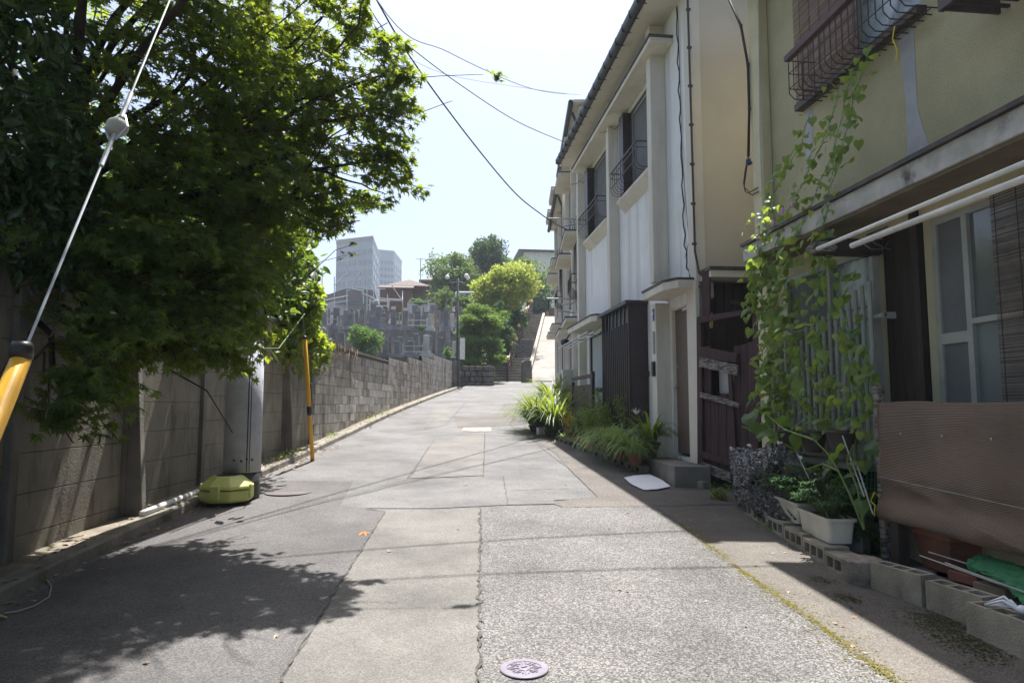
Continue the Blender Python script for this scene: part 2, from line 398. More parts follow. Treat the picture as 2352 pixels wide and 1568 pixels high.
def stripe_mat(name, c1, c2, axis, freq, rough=.6, trans=0, big=None):
    """ribbed cloth / netting: stripes along one axis in world space"""
    m = bpy.data.materials.new(name); m.use_nodes = True; t = m.node_tree; b = t.nodes['Principled BSDF']
    b.inputs['Roughness'].default_value = rough
    geo = N(t, 'ShaderNodeNewGeometry'); sx = N(t, 'ShaderNodeSeparateXYZ'); t.links.new(geo.outputs['Position'], sx.inputs[0])
    ns = N(t, 'ShaderNodeTexNoise'); ns.inputs['Scale'].default_value = 7; ns.inputs['Detail'].default_value = 4
    t.links.new(geo.outputs['Position'], ns.inputs['Vector'])
    mu = N(t, 'ShaderNodeMath', operation='MULTIPLY'); mu.inputs[1].default_value = freq; t.links.new(sx.outputs[axis], mu.inputs[0])
    ad = N(t, 'ShaderNodeMath', operation='ADD'); t.links.new(mu.outputs[0], ad.inputs[0]); t.links.new(ns.outputs[0], ad.inputs[1])
    si = N(t, 'ShaderNodeMath', operation='SINE'); t.links.new(ad.outputs[0], si.inputs[0])
    mr = N(t, 'ShaderNodeMapRange'); mr.inputs[1].default_value = -1; t.links.new(si.outputs[0], mr.inputs[0])
    mx = N(t, 'ShaderNodeMix', data_type='RGBA'); mx.inputs[6].default_value = (*c1, 1); mx.inputs[7].default_value = (*c2, 1)
    t.links.new(mr.outputs[0], mx.inputs[0])
    n3 = N(t, 'ShaderNodeTexNoise'); n3.inputs['Scale'].default_value = 1.6; n3.inputs['Detail'].default_value = 5
    t.links.new(geo.outputs['Position'], n3.inputs['Vector'])
    m3 = N(t, 'ShaderNodeMapRange'); m3.inputs[1].default_value = .35; m3.inputs[2].default_value = .7; m3.inputs[3].default_value = .8; m3.inputs[4].default_value = 1.25
    t.links.new(n3.outputs[0], m3.inputs[0])
    hs = N(t, 'ShaderNodeHueSaturation'); t.links.new(m3.outputs[0], hs.inputs['Value']); t.links.new(mx.outputs[2], hs.inputs['Color'])
    t.links.new(hs.outputs[0], b.inputs['Base Color'])
    bp = N(t, 'ShaderNodeBump'); bp.inputs['Distance'].default_value = .004; t.links.new(mr.outputs[0], bp.inputs['Height']); t.links.new(bp.outputs[0], b.inputs['Normal'])
    return m
SCREENB = stripe_mat('brown_ribbed_sheet', (.19,.125,.08), (.10,.065,.043), 2, 600, .40)
SHADENET = mat('black_shade_net', (.025,.025,.028), (.015,.015,.017), 9, rough=.28, spec=1.0)
def make_open(m, scale, thr):
    t = m.node_tree; b = t.nodes['Principled BSDF']; geo = N(t, 'ShaderNodeNewGeometry')
    v = N(t, 'ShaderNodeTexVoronoi'); v.inputs['Scale'].default_value = scale; mp = N(t, 'ShaderNodeMapping'); mp.inputs['Scale'].default_value = (1,1,.5)
    t.links.new(geo.outputs['Position'], mp.inputs[0]); t.links.new(mp.outputs[0], v.inputs['Vector'])
    c = N(t, 'ShaderNodeMath', operation='GREATER_THAN'); c.inputs[1].default_value = thr
    t.links.new(v.outputs['Distance'], c.inputs[0]); t.links.new(c.outputs[0], b.inputs['Alpha']); b.inputs['Specular IOR Level'].default_value = .9

# ------------------------------------------------------------------ leaves
def tmpl_maple(n=7):
    vs = [(0, 0, 0)]; fs = []
    for k in range(n):
        a = R(-126 + 252 * k / (n - 1)); L = 1 - .42 * abs(k - (n - 1) / 2) / ((n - 1) / 2)
        c, s_ = math.cos(a), math.sin(a)
        def p(r, off, z): return (s_ * r + c * off, c * r - s_ * off, z)
        i = len(vs); vs += [p(L * .42, .165 * L, .02), p(L, 0, -.16 * L), p(L * .42, -.165 * L, .02)]
        fs += [(0, i, i + 1, i + 2)]
    return np.array(vs), fs
def tmpl_oval():
    return np.array([(0,0,0),(.22,.35,-.05),(.2,.65,-.07),(0,1,-.12),(-.2,.65,-.07),(-.22,.35,-.05),(0,.5,.03)]), [(0,1,2,6),(6,2,3),(6,3,4),(0,6,4,5)]
def tmpl_heart():
    return np.array([(0,0,0),(.25,-.16,-.02),(.46,.05,-.05),(.42,.40,-.06),(.2,.72,-.08),(0,1,-.18),(-.2,.72,-.08),(-.42,.40,-.06),(-.46,.05,-.05),(-.25,-.16,-.02),(0,.45,.06)]), \
           [(0,1,2,10),(10,2,3),(10,3,4),(10,4,5),(10,5,6),(10,6,7),(10,7,8),(0,10,8,9)]
def tmpl_ivy():
    return np.array([(0,0,0),(.42,-.10,-.03),(.32,.22,0),(.55,.5,-.08),(.2,.55,0),(0,1,-.12),(-.2,.55,0),(-.55,.5,-.08),(-.32,.22,0),(-.42,-.10,-.03),(0,.35,.05)]), \
           [(0,1,2,10),(10,2,3,4),(10,4,5),(10,5,6),(10,6,7,8),(0,10,8,9)]
def tmpl_clump():
    return np.array([(0,0,0),(.30,.3,.06),(.12,1,-.1),(-.1,.55,.05),(-.38,.75,-.08),(-.25,.2,0)]), [(0,1,2,3),(0,3,4,5)]
TM = {'maple': tmpl_maple(7), 'oval': tmpl_oval(), 'heart': tmpl_heart(), 'ivy': tmpl_ivy(), 'clump': tmpl_clump(), 'maple5': tmpl_maple(5)}
def leaf_mesh(mb, kind, P, size, tilt=.6, heading=None, droop=0.0, size_j=.3):
    """add a leaf at each point: facing mostly up, tilted at random"""
    tv, tf = TM[kind]; P = np.asarray(P, float); n = len(P)
    if n == 0: return mb
    yaw = nr.uniform(0, 2 * math.pi, n) if heading is None else np.asarray(heading) + nr.normal(0, .5, n)
    pit = nr.normal(-droop, tilt, n); rol = nr.normal(0, tilt, n)
    sz = size * (1 + nr.uniform(-size_j, size_j, n))
    cy, sy = np.cos(yaw), np.sin(yaw); cp, sp = np.cos(pit), np.sin(pit); cr, sr = np.cos(rol), np.sin(rol)
    x, y, z = tv[:, 0][None], tv[:, 1][None], tv[:, 2][None]
    x1 = x * cr[:, None] + z * sr[:, None]; z1 = -x * sr[:, None] + z * cr[:, None]
    y2 = y * cp[:, None] - z1 * sp[:, None]; z2 = y * sp[:, None] + z1 * cp[:, None]
    X = x1 * cy[:, None] - y2 * sy[:, None]; Y = x1 * sy[:, None] + y2 * cy[:, None]
    V = np.stack([X, Y, z2], 2) * sz[:, None, None] + P[:, None, :]
    base = len(mb.v); k = len(tv)
    mb.v += [tuple(p) for p in V.reshape(-1, 3).tolist()]
    for i in range(n):
        o = base + i * k
        for f in tf: mb.f.append(tuple(o + j for j in f)); mb.mi.append(mb.m)
    return mb
def in_ell(n, c, r, shell=0.0):
    d = nr.normal(size=(n, 3)); d /= np.linalg.norm(d, axis=1)[:, None]
    q = nr.uniform(shell, 1, n) ** (1 / 3)
    return np.array(c)[None] + d * q[:, None] * np.array(r)[None]
def clumpy_crown(mb, c, r, n_clumps, per, leaf, kind='clump', cr=.28, tilt=.8, shell=.35):
    """crown of leaf clumps spread through the outer volume of an ellipsoid"""
    m = min(r); cc = []
    subs = [(Vector(in_ell(1, c, [k * .55 for k in r], .3)[0]), rnd.uniform(.42, .62)) for _ in range(8)] + [(Vector(c), .6)]
    for k in range(n_clumps):
        sc_, f_ = subs[k % len(subs)]; cc.append(in_ell(1, sc_, [q * f_ for q in r], shell)[0])
    for q in cc:
        k = rnd.uniform(.5, 1.2) * cr * m
        pts = in_ell(int(per * rnd.uniform(.6, 1.3)), q, (k * 1.2, k * 1.2, k * .75), .2)
        leaf_mesh(mb, kind, pts, leaf, tilt)
    return mb
def blades(mb, c, n, L, wd, spread=1.0, up=1.0, seg=6, h0=0.0, rad=.03, droop=1.0):
    """tuft of arching strap leaves"""
    c = Vector(c)
    for i in range(n):
        a = rnd.uniform(0, 2 * math.pi); l = L * rnd.uniform(.6, 1.15); out = rnd.uniform(.25, 1) * spread
        d = Vector((math.cos(a), math.sin(a), 0)); s_ = Vector((-d.y, d.x, 0))
        p = c + d * rad * rnd.random() + Vector((0, 0, h0)); vel = (d * out * .6 + Vector((0, 0, up))).normalized()
        pts = []
        for k in range(seg + 1):
            t = k / seg; ww = wd * (.6 + .4 * math.sin(math.pi * min(1, t * 1.2 + .1))) * (1 - t) ** .5
            pts.append((p.copy(), max(ww, .0015)))
            p = p + vel * (l / seg); vel = (vel + d * .16 * out - Vector((0, 0, .34 * droop * (t + .3)))).normalized()
        base = len(mb.v)
        for q, ww in pts: mb.v += [tuple(q - s_ * ww), tuple(q + s_ * ww)]
        for k in range(seg): mb.f.append((base+2*k, base+2*k+1, base+2*k+3, base+2*k+2)); mb.mi.append(mb.m)
    return mb
def drape(poly, m, dz, name=None, mb=None):
    """lay a plan polygon on the sloping ground"""
    mb = mb or MB(); ys = [p[1] for p in poly]
    i0, i1 = math.floor(min(ys) / .5), math.ceil(max(ys) / .5)
    def clip(P, yc, keep_above):
        out = []
        for a, b in zip(P, P[1:] + P[:1]):
            ia = (a[1] >= yc) if keep_above else (a[1] <= yc); ib = (b[1] >= yc) if keep_above else (b[1] <= yc)
            if ia: out.append(a)
            if ia != ib:
                t = (yc - a[1]) / (b[1] - a[1]); out.append((a[0] + (b[0] - a[0]) * t, yc))
        return out
    for i in range(i0, i1):
        P = clip([tuple(p[:2]) for p in poly], i * .5, True)
        if len(P) > 2: P = clip(P, (i + 1) * .5, False)
        if len(P) > 2: mb.add([(p[0], p[1], gz(p[1]) + dz) for p in P], [tuple(range(len(P)))])
    return mb
def jag(pts, amp, step=.12):
    out = []
    for a, b in zip(pts, pts[1:]):
        L = math.hypot(b[0] - a[0], b[1] - a[1]); k = max(1, int(L / step))
        for i in range(k):
            t = i / k; out.append((a[0] + (b[0] - a[0]) * t + rnd.gauss(0, amp), a[1] + (b[1] - a[1]) * t + rnd.gauss(0, amp)))
    out.append(tuple(pts[-1][:2])); return out
def specks(mb, pts, r0, r1, dz):
    for x, y in pts:
        r_ = rnd.uniform(r0, r1); y0 = math.floor(y * 2) / 2
        if min(y - y0, y0 + .5 - y) < r_: continue
        n = 6; a0 = rnd.random()
        P = [(x + r_ * rnd.uniform(.6, 1.2) * math.cos(a0 + i * 1.047), y + r_ * rnd.uniform(.6, 1.2) * math.sin(a0 + i * 1.047)) for i in range(n)]
        mb.add([(p[0], p[1], gz(p[1]) + dz) for p in P], [tuple(range(n))])
    return mb
def ribbon(pts, wd, dz, mb, amp=.01, var=.5, step=.1):
    P = jag([tuple(p[:2]) for p in pts], amp, step)
    for a, b in zip(P, P[1:]):
        d = Vector((b[0] - a[0], b[1] - a[1])); 
        if d.length < 1e-4: continue
        d.normalize(); n = Vector((-d.y, d.x)) * wd * rnd.uniform(1 - var, 1 + var) / 2
        drape([(a[0] - n.x, a[1] - n.y), (a[0] + n.x, a[1] + n.y), (b[0] + n.x, b[1] + n.y), (b[0] - n.x, b[1] - n.y)][::-1], None, dz, mb=mb)
    return mb
HAZE = True
# ================================================================== GROUND
def wall_x(y):
    P = [(-20,-3.3),(3,-3.12),(5.35,-3.05),(7,-2.96),(8.7,-2.82),(10.2,-2.66),(11.7,-2.5),(13.2,-2.33),(17,-1.9),(21,-1.25),(26,-.3),(31,.75),(40,2.6)]
    for (a, b), (c, d) in zip(P, P[1:]):
        if y <= c: return b + (d - b) * (y - a) / (c - a)
    return 2.6
def kerb_x(y): return wall_x(y) + .42 - .1 * min(1, max(0, (y - 8) / 6))
# terrain sheet: road-side level near the lane, rising to the hill top beyond the stairs
def hill(x, y):
    z = gz(y) - .06
    if y > 40:
        t = min(1, (y - 40) / 22); s_ = min(1, max(0, (x - 1.5) / 2.5)); z += s_ * t * 6.3
        if y > 62: z += (1 - s_) * min(1, (y - 62) / 12) * 6.3
    return z
xs = [-600, -300, -120, -60, -30, -15, -8] + [k * 1.0 for k in range(-6, 22)] + [25, 35, 60, 120, 300, 600]
ys = [-30, -10, -2] + [k * .5 for k in range(0, 92)] + [46 + 2 * k for k in range(0, 18)] + [90, 120, 200, 400, 900]
mb = MB(); nx = len(xs)
mb.v = [(x, y, hill(x, y)) for y in ys for x in xs]
mb.f = [(j*nx+i, j*nx+i+1, (j+1)*nx+i+1, (j+1)*nx+i) for j in range(len(ys)-1) for i in range(nx-1)]; mb.mi = [0]*len(mb.f)
struct(mb.build('ground', GRASSY))
# asphalt lane
left = [(kerb_x(y), y) for y in [-6] + list(range(-2, 36, 2))]
right = [(3.9, -6), (3.9, 16), (4.3, 22), (5.2, 30), (8.5, 37), (8.5, 38.5), (2.4, 38.5)]
road = drape(left[::1][:18] + [(2.2, 36)] + right[::-1], None, 0.0).build('road', A_BASE)
struct(road)
def patch(name, uv, m, dz=.004, plan=None):
    poly = plan or [tuple(G(u, v))[:2] for u, v in uv]
    return struct(drape(poly, None, dz).build(name, m))
# left side old asphalt, trench lane, coarse right lane, tan strip
patch('road_patch', None, A_DARK, plan=[(-2.62, .5), (-.85, .5)] + jag([(-.85, .5), (-.5, 7.25)], .006) + [(-1.0, 7.6), (-1.05, 9.2), (-2.3, 9.4), (-2.5, 7)])
patch('road_patch', None, A_SMOOTH, .0045, plan=[(-.84, .5), (.03, .5)] + jag([(.03, .5), (.48, 7.3)], .008) + jag([(.48, 7.3), (-.49, 7.25)], .006) + jag([(-.49, 7.25), (-.84, .5)], .006))
patch('road_patch', None, A_COARSE, .005, plan=[(.04, .5), (2.0, .5)] + jag([(2.0, .5), (2.36, 7.3)], .02) + jag([(2.36, 7.3), (.49, 7.3)], .02) + jag([(.49, 7.3), (.04, .5)], .012))
patch('pavement', None, A_WALK, .0055, plan=[(2.02, .5), (3.9, .5), (3.9, 7.25), (2.37, 7.25)])
patch('road_patch', None, A_TAN, .006, plan=[tuple(G(*p))[:2] for p in [(1210,1002),(1275,1040),(1305,1075),(1372,1140),(1272,1152),(1276,1160),(1300,1166)]] + [(2.4,7.27),(3.9,7.27),(3.9,16),(2.2,17.2)])
patch('road_patch', [(885,1117),(1005,1100),(1158,1094),(1165,1160),(1000,1168),(840,1168)], A_BASE, .0065)
patch('road_patch', [(985,1020),(1005,1002),(1112,994),(1110,1092),(1000,1097),(942,1099)], A_SMOOTH, .0075)
patch('road_patch', [(1112,1130),(1160,1128),(1345,1122),(1372,1143),(1272,1150),(1276,1158),(1168,1160)], A_BASE, .008)
patch('road_patch', [(1040,955),(1175,948),(1200,975),(1052,982)], A_TAN, .0062)
patch('road_patch', [(1000,930),(1060,925),(1030,975),(975,985)], A_SMOOTH, .0058)
ck = MB()
for pts in [[(640,1568),(885,1175)], [(942,1099),(985,1025)], [(935,1100),(1002,1003)], [(1110,1095),(1114,994)], [(1156,1094),(1166,1160)], [(870,1118),(940,1100),(1158,1094)],
            [(1166,1128),(1345,1122)], [(985,990),(1190,990)], [(1190,990),(1172,976),(1185,940),(1196,915)], [(975,984),(1000,960)], [(1022,975),(1075,920)],
            [(1280,1165),(1500,1165),(1680,1158)], [(885,1176),(840,1170)], [(1212,1002),(1305,1075),(1372,1142)]]:
    ribbon([G(*p) for p in pts], .009, .010, ck, .006, .8, .06)
for pts in [[(1100,1568),(1103,1165)]]:
    ribbon([G(*p) for p in pts], .013, .010, ck, .009, .95, .05)
struct(ck.build('road_cracks', CRACK))
ms = MB()
pl = [G(*p) for p in [(2060,1568),(1850,1415),(1700,1310),(1560,1200)]]
pts = []
for k in range(3600):
    t = rnd.random(); i = min(int(t * 3), 2); p = pl[i].lerp(pl[i+1], t * 3 - i); q = math.sin(t * 43) * .5 + math.sin(t * 17) * .5
    w_ = .009 + .010 * (q + 1) ; pts.append((p.x + rnd.gauss(0, w_ if rnd.random() < .8 else .09), p.y + rnd.gauss(0, .03)))
specks(ms, pts, .002, .008, .008)
tag(ms.build('moss', MOSS), 'yellow green moss growing along the pavement seam', 'moss', kind='stuff')
ms = MB(); pts = []
for (u, v, w_, h_) in [(2200,1455,.10,.16),(2150,1425,.08,.08),(2240,1490,.08,.10),(1890,1335,.05,.05),(1935,1373,.05,.05),(1960,1380,.03,.04),(1790,1175,.07,.05)]:
    c = G(u, v); pts += [(c.x + rnd.gauss(0, w_), c.y + rnd.gauss(0, h_)) for _ in range(int(6000 * w_ * h_ * 8))]
specks(ms, pts, .003, .010, .008)
tag(ms.build('moss_patches', MOSSG), 'dark green moss patches on the shaded pavement by the hollow blocks', 'moss', kind='stuff')
# covers
c = G(1204, 1538); root = thing('manhole_cover', c, 'small round violet-grey cast iron cover with rim slots in the near road', 'manhole cover')
MB().lathe(c + Vector((0,0,.005)), [(.12,0),(.12,.004),(.116,.007),(.085,.007),(.083,.004)], 40).build('rim', MANH, root)
MB().lathe(c + Vector((0,0,.005)), [(.081,0),(.081,.0035)], 32).build('plate', MANHY, root)
m_ = MB()
for k in range(8):
    a = k * math.pi / 4
    m_.obox(c + Vector((math.cos(a)*.056, math.sin(a)*.056, .0105)), (.052,.008,.005), rz=a)
    for j in (-1, 1): m_.obox(c + Vector((math.cos(a+.39)*.06, math.sin(a+.39)*.06, .0105)) + Vector((-math.sin(a+.39)*.009*j, math.cos(a+.39)*.009*j, 0)), (.022,.005,.005), rz=a+.39+j*.5)
m_.lathe(c + Vector((0,0,.008)), [(.03,0),(.03,.005),(.027,.006)], 20)
m_.obox(c + Vector((0,0,.016)), (.03,.008,.004), rz=.4)
m_.build('relief', MANH, root)
c = G(662, 1131)
o = MB().lathe(c + Vector((0,0,.004)), [(.27,0),(.27,.003),(.262,.005),(.255,.002),(.25,.003),(.001,.003)], 40).build('manhole_cover', MANHD); tag(o, 'dull brown round cover flush in the asphalt beside the utility pole', 'manhole cover')
c0, c1 = G(1060, 991), G(1128, 991); c2 = G(1128, 982)
o = drape([(c0.x, c0.y), (c1.x, c1.y), (c2.x, c2.y), (c0.x + .08, c2.y)], None, .012).build('drain_cover', CONC); tag(o, 'pale rectangular concrete drain cover in the middle of the lane', 'drain cover')
# kerb on the left (real step)
def sweep(prof, ys_, xf, zf):
    mb = MB(); n = len(prof)
    for y in ys_: mb.v += [(xf(y) + dx, y, zf(y) + dz) for dx, dz in prof]
    for j in range(len(ys_) - 1):
        for i in range(n):
            a = j*n+i; b = j*n+(i+1) % n; mb.f.append((a, b, b+n, a+n)); mb.mi.append(0)
    mb.f += [tuple(range(n)), tuple(reversed(range((len(ys_)-1)*n, len(ys_)*n)))]; mb.mi += [0, 0]
    return mb
kys = [-4 + .5 * k for k in range(0, 71)]
jit = {y: rnd.gauss(0, .006) for y in kys}
o = sweep([(-.16,-.1),(-.16,.085),(-.02,.09),(.0,.07),(.012,-.1)], kys, lambda y: kerb_x(y) + jit[y], lambda y: gz(y) + jit[y]*.6).build('kerb', KERB); struct(o)
o = sweep([(-.5,-.1),(-.5,.055),(-.15,.06),(-.15,-.1)], kys, kerb_x, gz).build('gutter_strip', mat('strip_dirt', (.22,.19,.15), (.12,.105,.08), 6, rough=1, bump=.01, bscale=30)); struct(o)
# ================================================================== LEFT WALLS
posts_y = [2.0, 3.7, 5.35, 7.0, 8.7, 10.2, 11.7, 13.2]
root = thing('concrete_fence', (wall_x(7), 7, gz(7)), 'weathered precast concrete panel fence with posts, under the maple', 'fence')
top = lambda y: gz(y) + 2.15
for a, b in zip(posts_y, posts_y[1:]):
    z0 = gz((a + b) / 2) - .12
    for k in range(8):
        m_ = MB(); xa, xb = wall_x(a), wall_x(b); h = .299
        zz = z0 + k * .303
        m_.add([(xa, a+.06, zz), (xb, b-.06, zz), (xb-.06, b-.06, zz), (xa-.06, a+.06, zz), (xa, a+.06, zz+h), (xb, b-.06, zz+h), (xb-.06, b-.06, zz+h), (xa-.06, a+.06, zz+h)],
               [(0,3,2,1),(4,5,6,7),(0,1,5,4),(1,2,6,5),(2,3,7,6),(3,0,4,7)])
        m_.build('panel', PANEL, root, bevel=.004)
    bk = MB(); bk.add([(xa-.02, a, z0), (xb-.02, b, z0), (xb-.02, b, z0+2.42), (xa-.02, a, z0+2.42), (xa-.05, a, z0), (xb-.05, b, z0), (xb-.05, b, z0+2.42), (xa-.05, a, z0+2.42)],
                      [(0,1,2,3),(7,6,5,4),(3,2,6,7),(0,4,5,1)])
    bk.build('joint_filler', MORTAR, root)
for y in posts_y:
    x = wall_x(y); z = gz(y)
    MB().box(x-.08, y-.055, z-.1, x+.045, y+.055, z+2.3).build('post', CONCD, root, bevel=.008)
    if y in (7.0, 11.7):
        q = MB(); q.prism([(x+.045, y-.05, z-.1), (x+.22 if y == 7 else x+.2, y-.05, z-.1), (x+.10, y-.05, z+1.55), (x+.045, y-.05, z+1.58)], (0,.11,0))
        q.build('buttress', CONCD, root, bevel=.01)
# concrete block wall, stepped top, from y=13.2
root = thing('block_wall', (wall_x(20), 20, gz(20)), 'long retaining wall of pale concrete blocks climbing with the lane', 'wall')
def wtop(y): return 2.72 if y < 20.2 else 2.72 + .19 * min(4, 1 + math.floor((y - 20.2) / 2.3))
ys_ = [13.3]; 
while ys_[-1] < 31: ys_.append(ys_[-1] + .39)
bm_, mo, nb_ = MB(), MB(), MB(); rows = 18
for r_ in range(rows):
    zb = .30 + r_ * .195
    off = .195 if r_ % 2 else 0
    for a in ys_[:-1]:
        a0 = a + off; b0 = a0 + .382
        if zb + .19 > wtop(a0) + .02 or zb + .19 < gz(a0) - .05: continue
        xa, xb = wall_x(a0), wall_x(b0); j = rnd.uniform(-.004, .004)
        (nb_ if (15.3 < a0 < 20.5 and .95 + (a0-15)*.06 < zb < 1.75 + (a0-15)*.05 and rnd.random() < .62) else bm_).add([(xa+j, a0, zb), (xb+j, b0, zb), (xb-.14, b0, zb), (xa-.14, a0, zb), (xa+j, a0, zb+.187), (xb+j, b0, zb+.187), (xb-.14, b0, zb+.187), (xa-.14, a0, zb+.187)],
                [(0,3,2,1),(4,5,6,7),(0,1,5,4),(1,2,6,5),(2,3,7,6),(3,0,4,7)])
bm_.build('masonry', BLOCKM, root, bevel=.006)
nb_.build('newer_blocks', mat('newer_block', (.54,.52,.49), (.43,.41,.385), 5, rough=.9, island=.10), root, bevel=.006)
for a, b in zip(ys_, ys_[1:]):
    xa, xb = wall_x(a)-.008, wall_x(b)-.008; zt = wtop(a) - .05; z0 = gz(a) - .2
    mo.add([(xa, a, z0), (xb, b, z0), (xb-.11, b, z0), (xa-.11, a, z0), (xa, a, zt), (xb, b, zt), (xb-.11, b, zt), (xa-.11, a, zt)], [(0,3,2,1),(4,5,6,7),(0,1,5,4),(1,2,6,5),(2,3,7,6),(3,0,4,7)])
mo.build('mortar', MORTAR, root)
cp = MB()   # coping
for a, b in zip(ys_, ys_[1:]):
    if b > 20.4: continue
    xa, xb = wall_x(a), wall_x(b)
    zt = 2.70
    cp.add([(xa+.02, a, zt), (xb+.02, b, zt), (xb-.17, b, zt), (xa-.17, a, zt), (xa+.02, a, zt+.06), (xb+.02, b, zt+.06), (xb-.17, b, zt+.06), (xa-.17, a, zt+.06)], [(0,3,2,1),(4,5,6,7),(0,1,5,4),(2,3,7,6)])
cp.build('coping', CONCD, root)
m_ = MB()
x, y = wall_x(30.8), 31.1; m_.box(x-.1, y-.15, gz(y)-.2, x+.25, y+.15, wtop(30.5)-.05); m_.build('end_pier', CONCD, root, bevel=.01)
# pipe in the gutter
a, b = G(325, 1208), G(452, 1150); a.z += .115; b.z += .10
o = MB().tube([a, a.lerp(b, .35), b], .030, 14).build('drain_pipe', WHITEP, smooth=True); tag(o, 'white plastic pipe lying in the gutter beside the lime box', 'pipe')
m2 = MB(); 
for t in (.08, .45): m2.tube([a.lerp(b, t), a.lerp(b, t + .06)], .043, 14)
# ================================================================== UTILITY POLE, STAYS
PB = Vector((-2.16, 8.1, gz(8.1)))
root = thing('utility_pole', PB, 'thick grey utility pole wrapped in a ribbed sheet, beside the panel fence', 'utility pole')
MB().tube([PB + Vector((0,0,-.1)), PB + Vector((0,0,9.9))], .185, 28, .13).build('pole_shaft', POLEC, root, smooth=True)
MB().tube([PB + Vector((0,0,0)), PB + Vector((0,0,.30))], .197, 28).build('base_sleeve', BLACKP, root, smooth=True)
sh = MB().tube([PB + Vector((0,0,.30)), PB + Vector((0,0,1.78))], .203, 40, .198); sh.build('poster_guard', POLES, root, smooth=True)
m_ = MB()
for k in range(52):
    a = 2 * math.pi * k / 52; m_.obox(PB + Vector((math.cos(a)*.199, math.sin(a)*.199, .22 + .02*math.sin(a))), (.004,.012,.014), rz=a)
m_.build('perforated_band', WIREG, root)
m_ = MB()
for t in (.0, .14):
    a = R(-62) + t; m_.tube([PB + Vector((math.cos(a)*.204, math.sin(a)*.204, .31)), PB + Vector((math.cos(a)*.2, math.sin(a)*.2, 1.8))], .006 if t == 0 else .004, 6)
m_.build('guard_seam', CABLE, root)
for a, z in ((-100, .44), (-78, .43), (-62, .45), (-45, .44), (-70, 1.66), (-50, 1.67)): MB().ball(PB + Vector((math.cos(R(a))*.2, math.sin(R(a))*.2, z)), .014, 8).build('rivet', BLACKP, root, smooth=True)
m_ = MB(); m_.tube([PB + Vector((.2, 0, 1.5)), PB + Vector((.2, -.02, 4))], .012, 6); m_.build('ground_wire', CABLE, root)
TOP = Vector((-2.16, 8.1, 9.4))
MB().box(-2.9, 8.05, 9.2, -1.4, 8.15, 9.28).build('crossarm', CONCD, root)
def stay(label, base, guard_len, r_, ballt, joint=None):
    rt = thing('stay_wire', base, label, 'stay wire')
    d = (TOP - base).normalized()
    MB().tube([base + d * guard_len, TOP - d * .2], .005, 6).build('wire', WIREG, rt)
    MB().tube([base - d*.05, base + d * guard_len * .45, base + d * (guard_len - .04)], r_, 18).build('guard', YELLOWG, rt, smooth=True)
    MB().lathe(base + d * (guard_len - .06), [(r_*1.1,0),(r_*1.12,.04),(r_*.9,.055)], 18).build('guard_cap', BLACKP, rt, smooth=True)
    p = base + d * ballt
    m = MB().ball(p, .046, 16, .95); m.build('insulator', mat('insulator_grey', (.40,.38,.34), (.3,.28,.25), 6, rough=.5), rt, smooth=True)
    m = MB()
    for s_ in (-1, 1): m.tube([p - d*.1 + Vector((.012*s_,0,0)), p + Vector((.048*s_, -.01, 0)), p + d*.1 + Vector((.012*s_,0,0))], .006, 5)
    m.tube([p + d * .08, p + d * .3], .011, 6); m.tube([p - d * .3, p - d * .06], .010, 6); m.build('wire_grip', WIREG, rt)
    if joint:
        MB().tube([base + d*joint, base + d*(joint+.05), base + d*(joint+.12), base + d*(joint+.19)], [r_*1.05, r_*1.25, r_*1.2, r_*.7], 14).build('joint', BLACKP, rt, smooth=True)
    return rt, d
g1 = PY(62, 792, 2.35); d1 = (TOP - g1).normalized(); 
t_ = (g1.z - gz(1.2)) / d1.z; base1 = g1 - d1 * t_
stay('yellow guarded stay wire rising past the camera at left', base1, t_, .029, t_ + 1.30)
base2 = G(718, 1058)
stay('slim yellow guarded stay wire standing at the kerb before the block wall', base2, 2.05, .032, 4.0, .78)
# lime box
c = G(503, 1166); c.y += .25; c.z = gz(c.y) + .005
root = thing('storage_case', c, 'pale lime green eight-sided plastic case at the foot of the utility pole', 'plastic case')
k8 = 8; ro = math.pi / 8
MB().lathe(c, [(.255,.02),(.275,.05),(.28,.15)], 8, rot=ro).build('lower_shell', SALTBOX, root, bevel=.02)
MB().lathe(c, [(.284,.158),(.284,.19),(.17,.285),(.15,.295)], 8, rot=ro).build('upper_shell', SALTBOX, root, bevel=.02)
MB().lathe(c, [(.105,.29),(.11,.303),(.09,.308)], 24).build('lid_disc', BLACKP, root)
for a in (-100, 80, 170, -10): MB().obox(c + Vector((math.cos(R(a))*.262, math.sin(R(a))*.262, .135)), (.05,.10,.15), rz=R(a)).build('latch', SALTBOX, root, bevel=.015)
# twine and litter
m_ = MB(); P = [G(*p) for p in [(80,1312),(100,1325),(118,1350),(112,1375),(80,1395),(40,1408),(10,1412)]]
m_.tube([p + Vector((0,0,.012)) for p in P], .005, 6); tag(m_.build('twine', TWINE), 'loose pale twine lying by the left kerb', 'twine')
lm = MB(); pts = []
for k in range(520):
    y = rnd.choice([rnd.uniform(3.5, 13), rnd.uniform(6, 30)]); x = kerb_x(y) + rnd.choice([rnd.gauss(-.12,.1), abs(rnd.gauss(0, .13))])
    pts.append((x, y, gz(y) + (.10 if x < kerb_x(y) else .012)))
leaf_mesh(lm, 'clump', pts, .055, .25)
pts = [(rnd.uniform(-2.4, 2.4), rnd.uniform(3.2, 14), 0) for _ in range(60)]
pts = [(x, y, gz(y) + .012) for x, y, z in pts]
leaf_mesh(lm, 'clump', pts, .035, .2)
pts = [(rnd.uniform(2.3, 3.0), rnd.uniform(3.2, 11), 0) for _ in range(50)]; pts = [(x, y, gz(y) + .014) for x, y, z in pts]
leaf_mesh(lm, 'clump', pts, .03, .2)
tag(lm.build('leaf_litter', L_DRY), 'dry fallen leaves scattered along the kerb and road', 'leaf litter', kind='stuff')
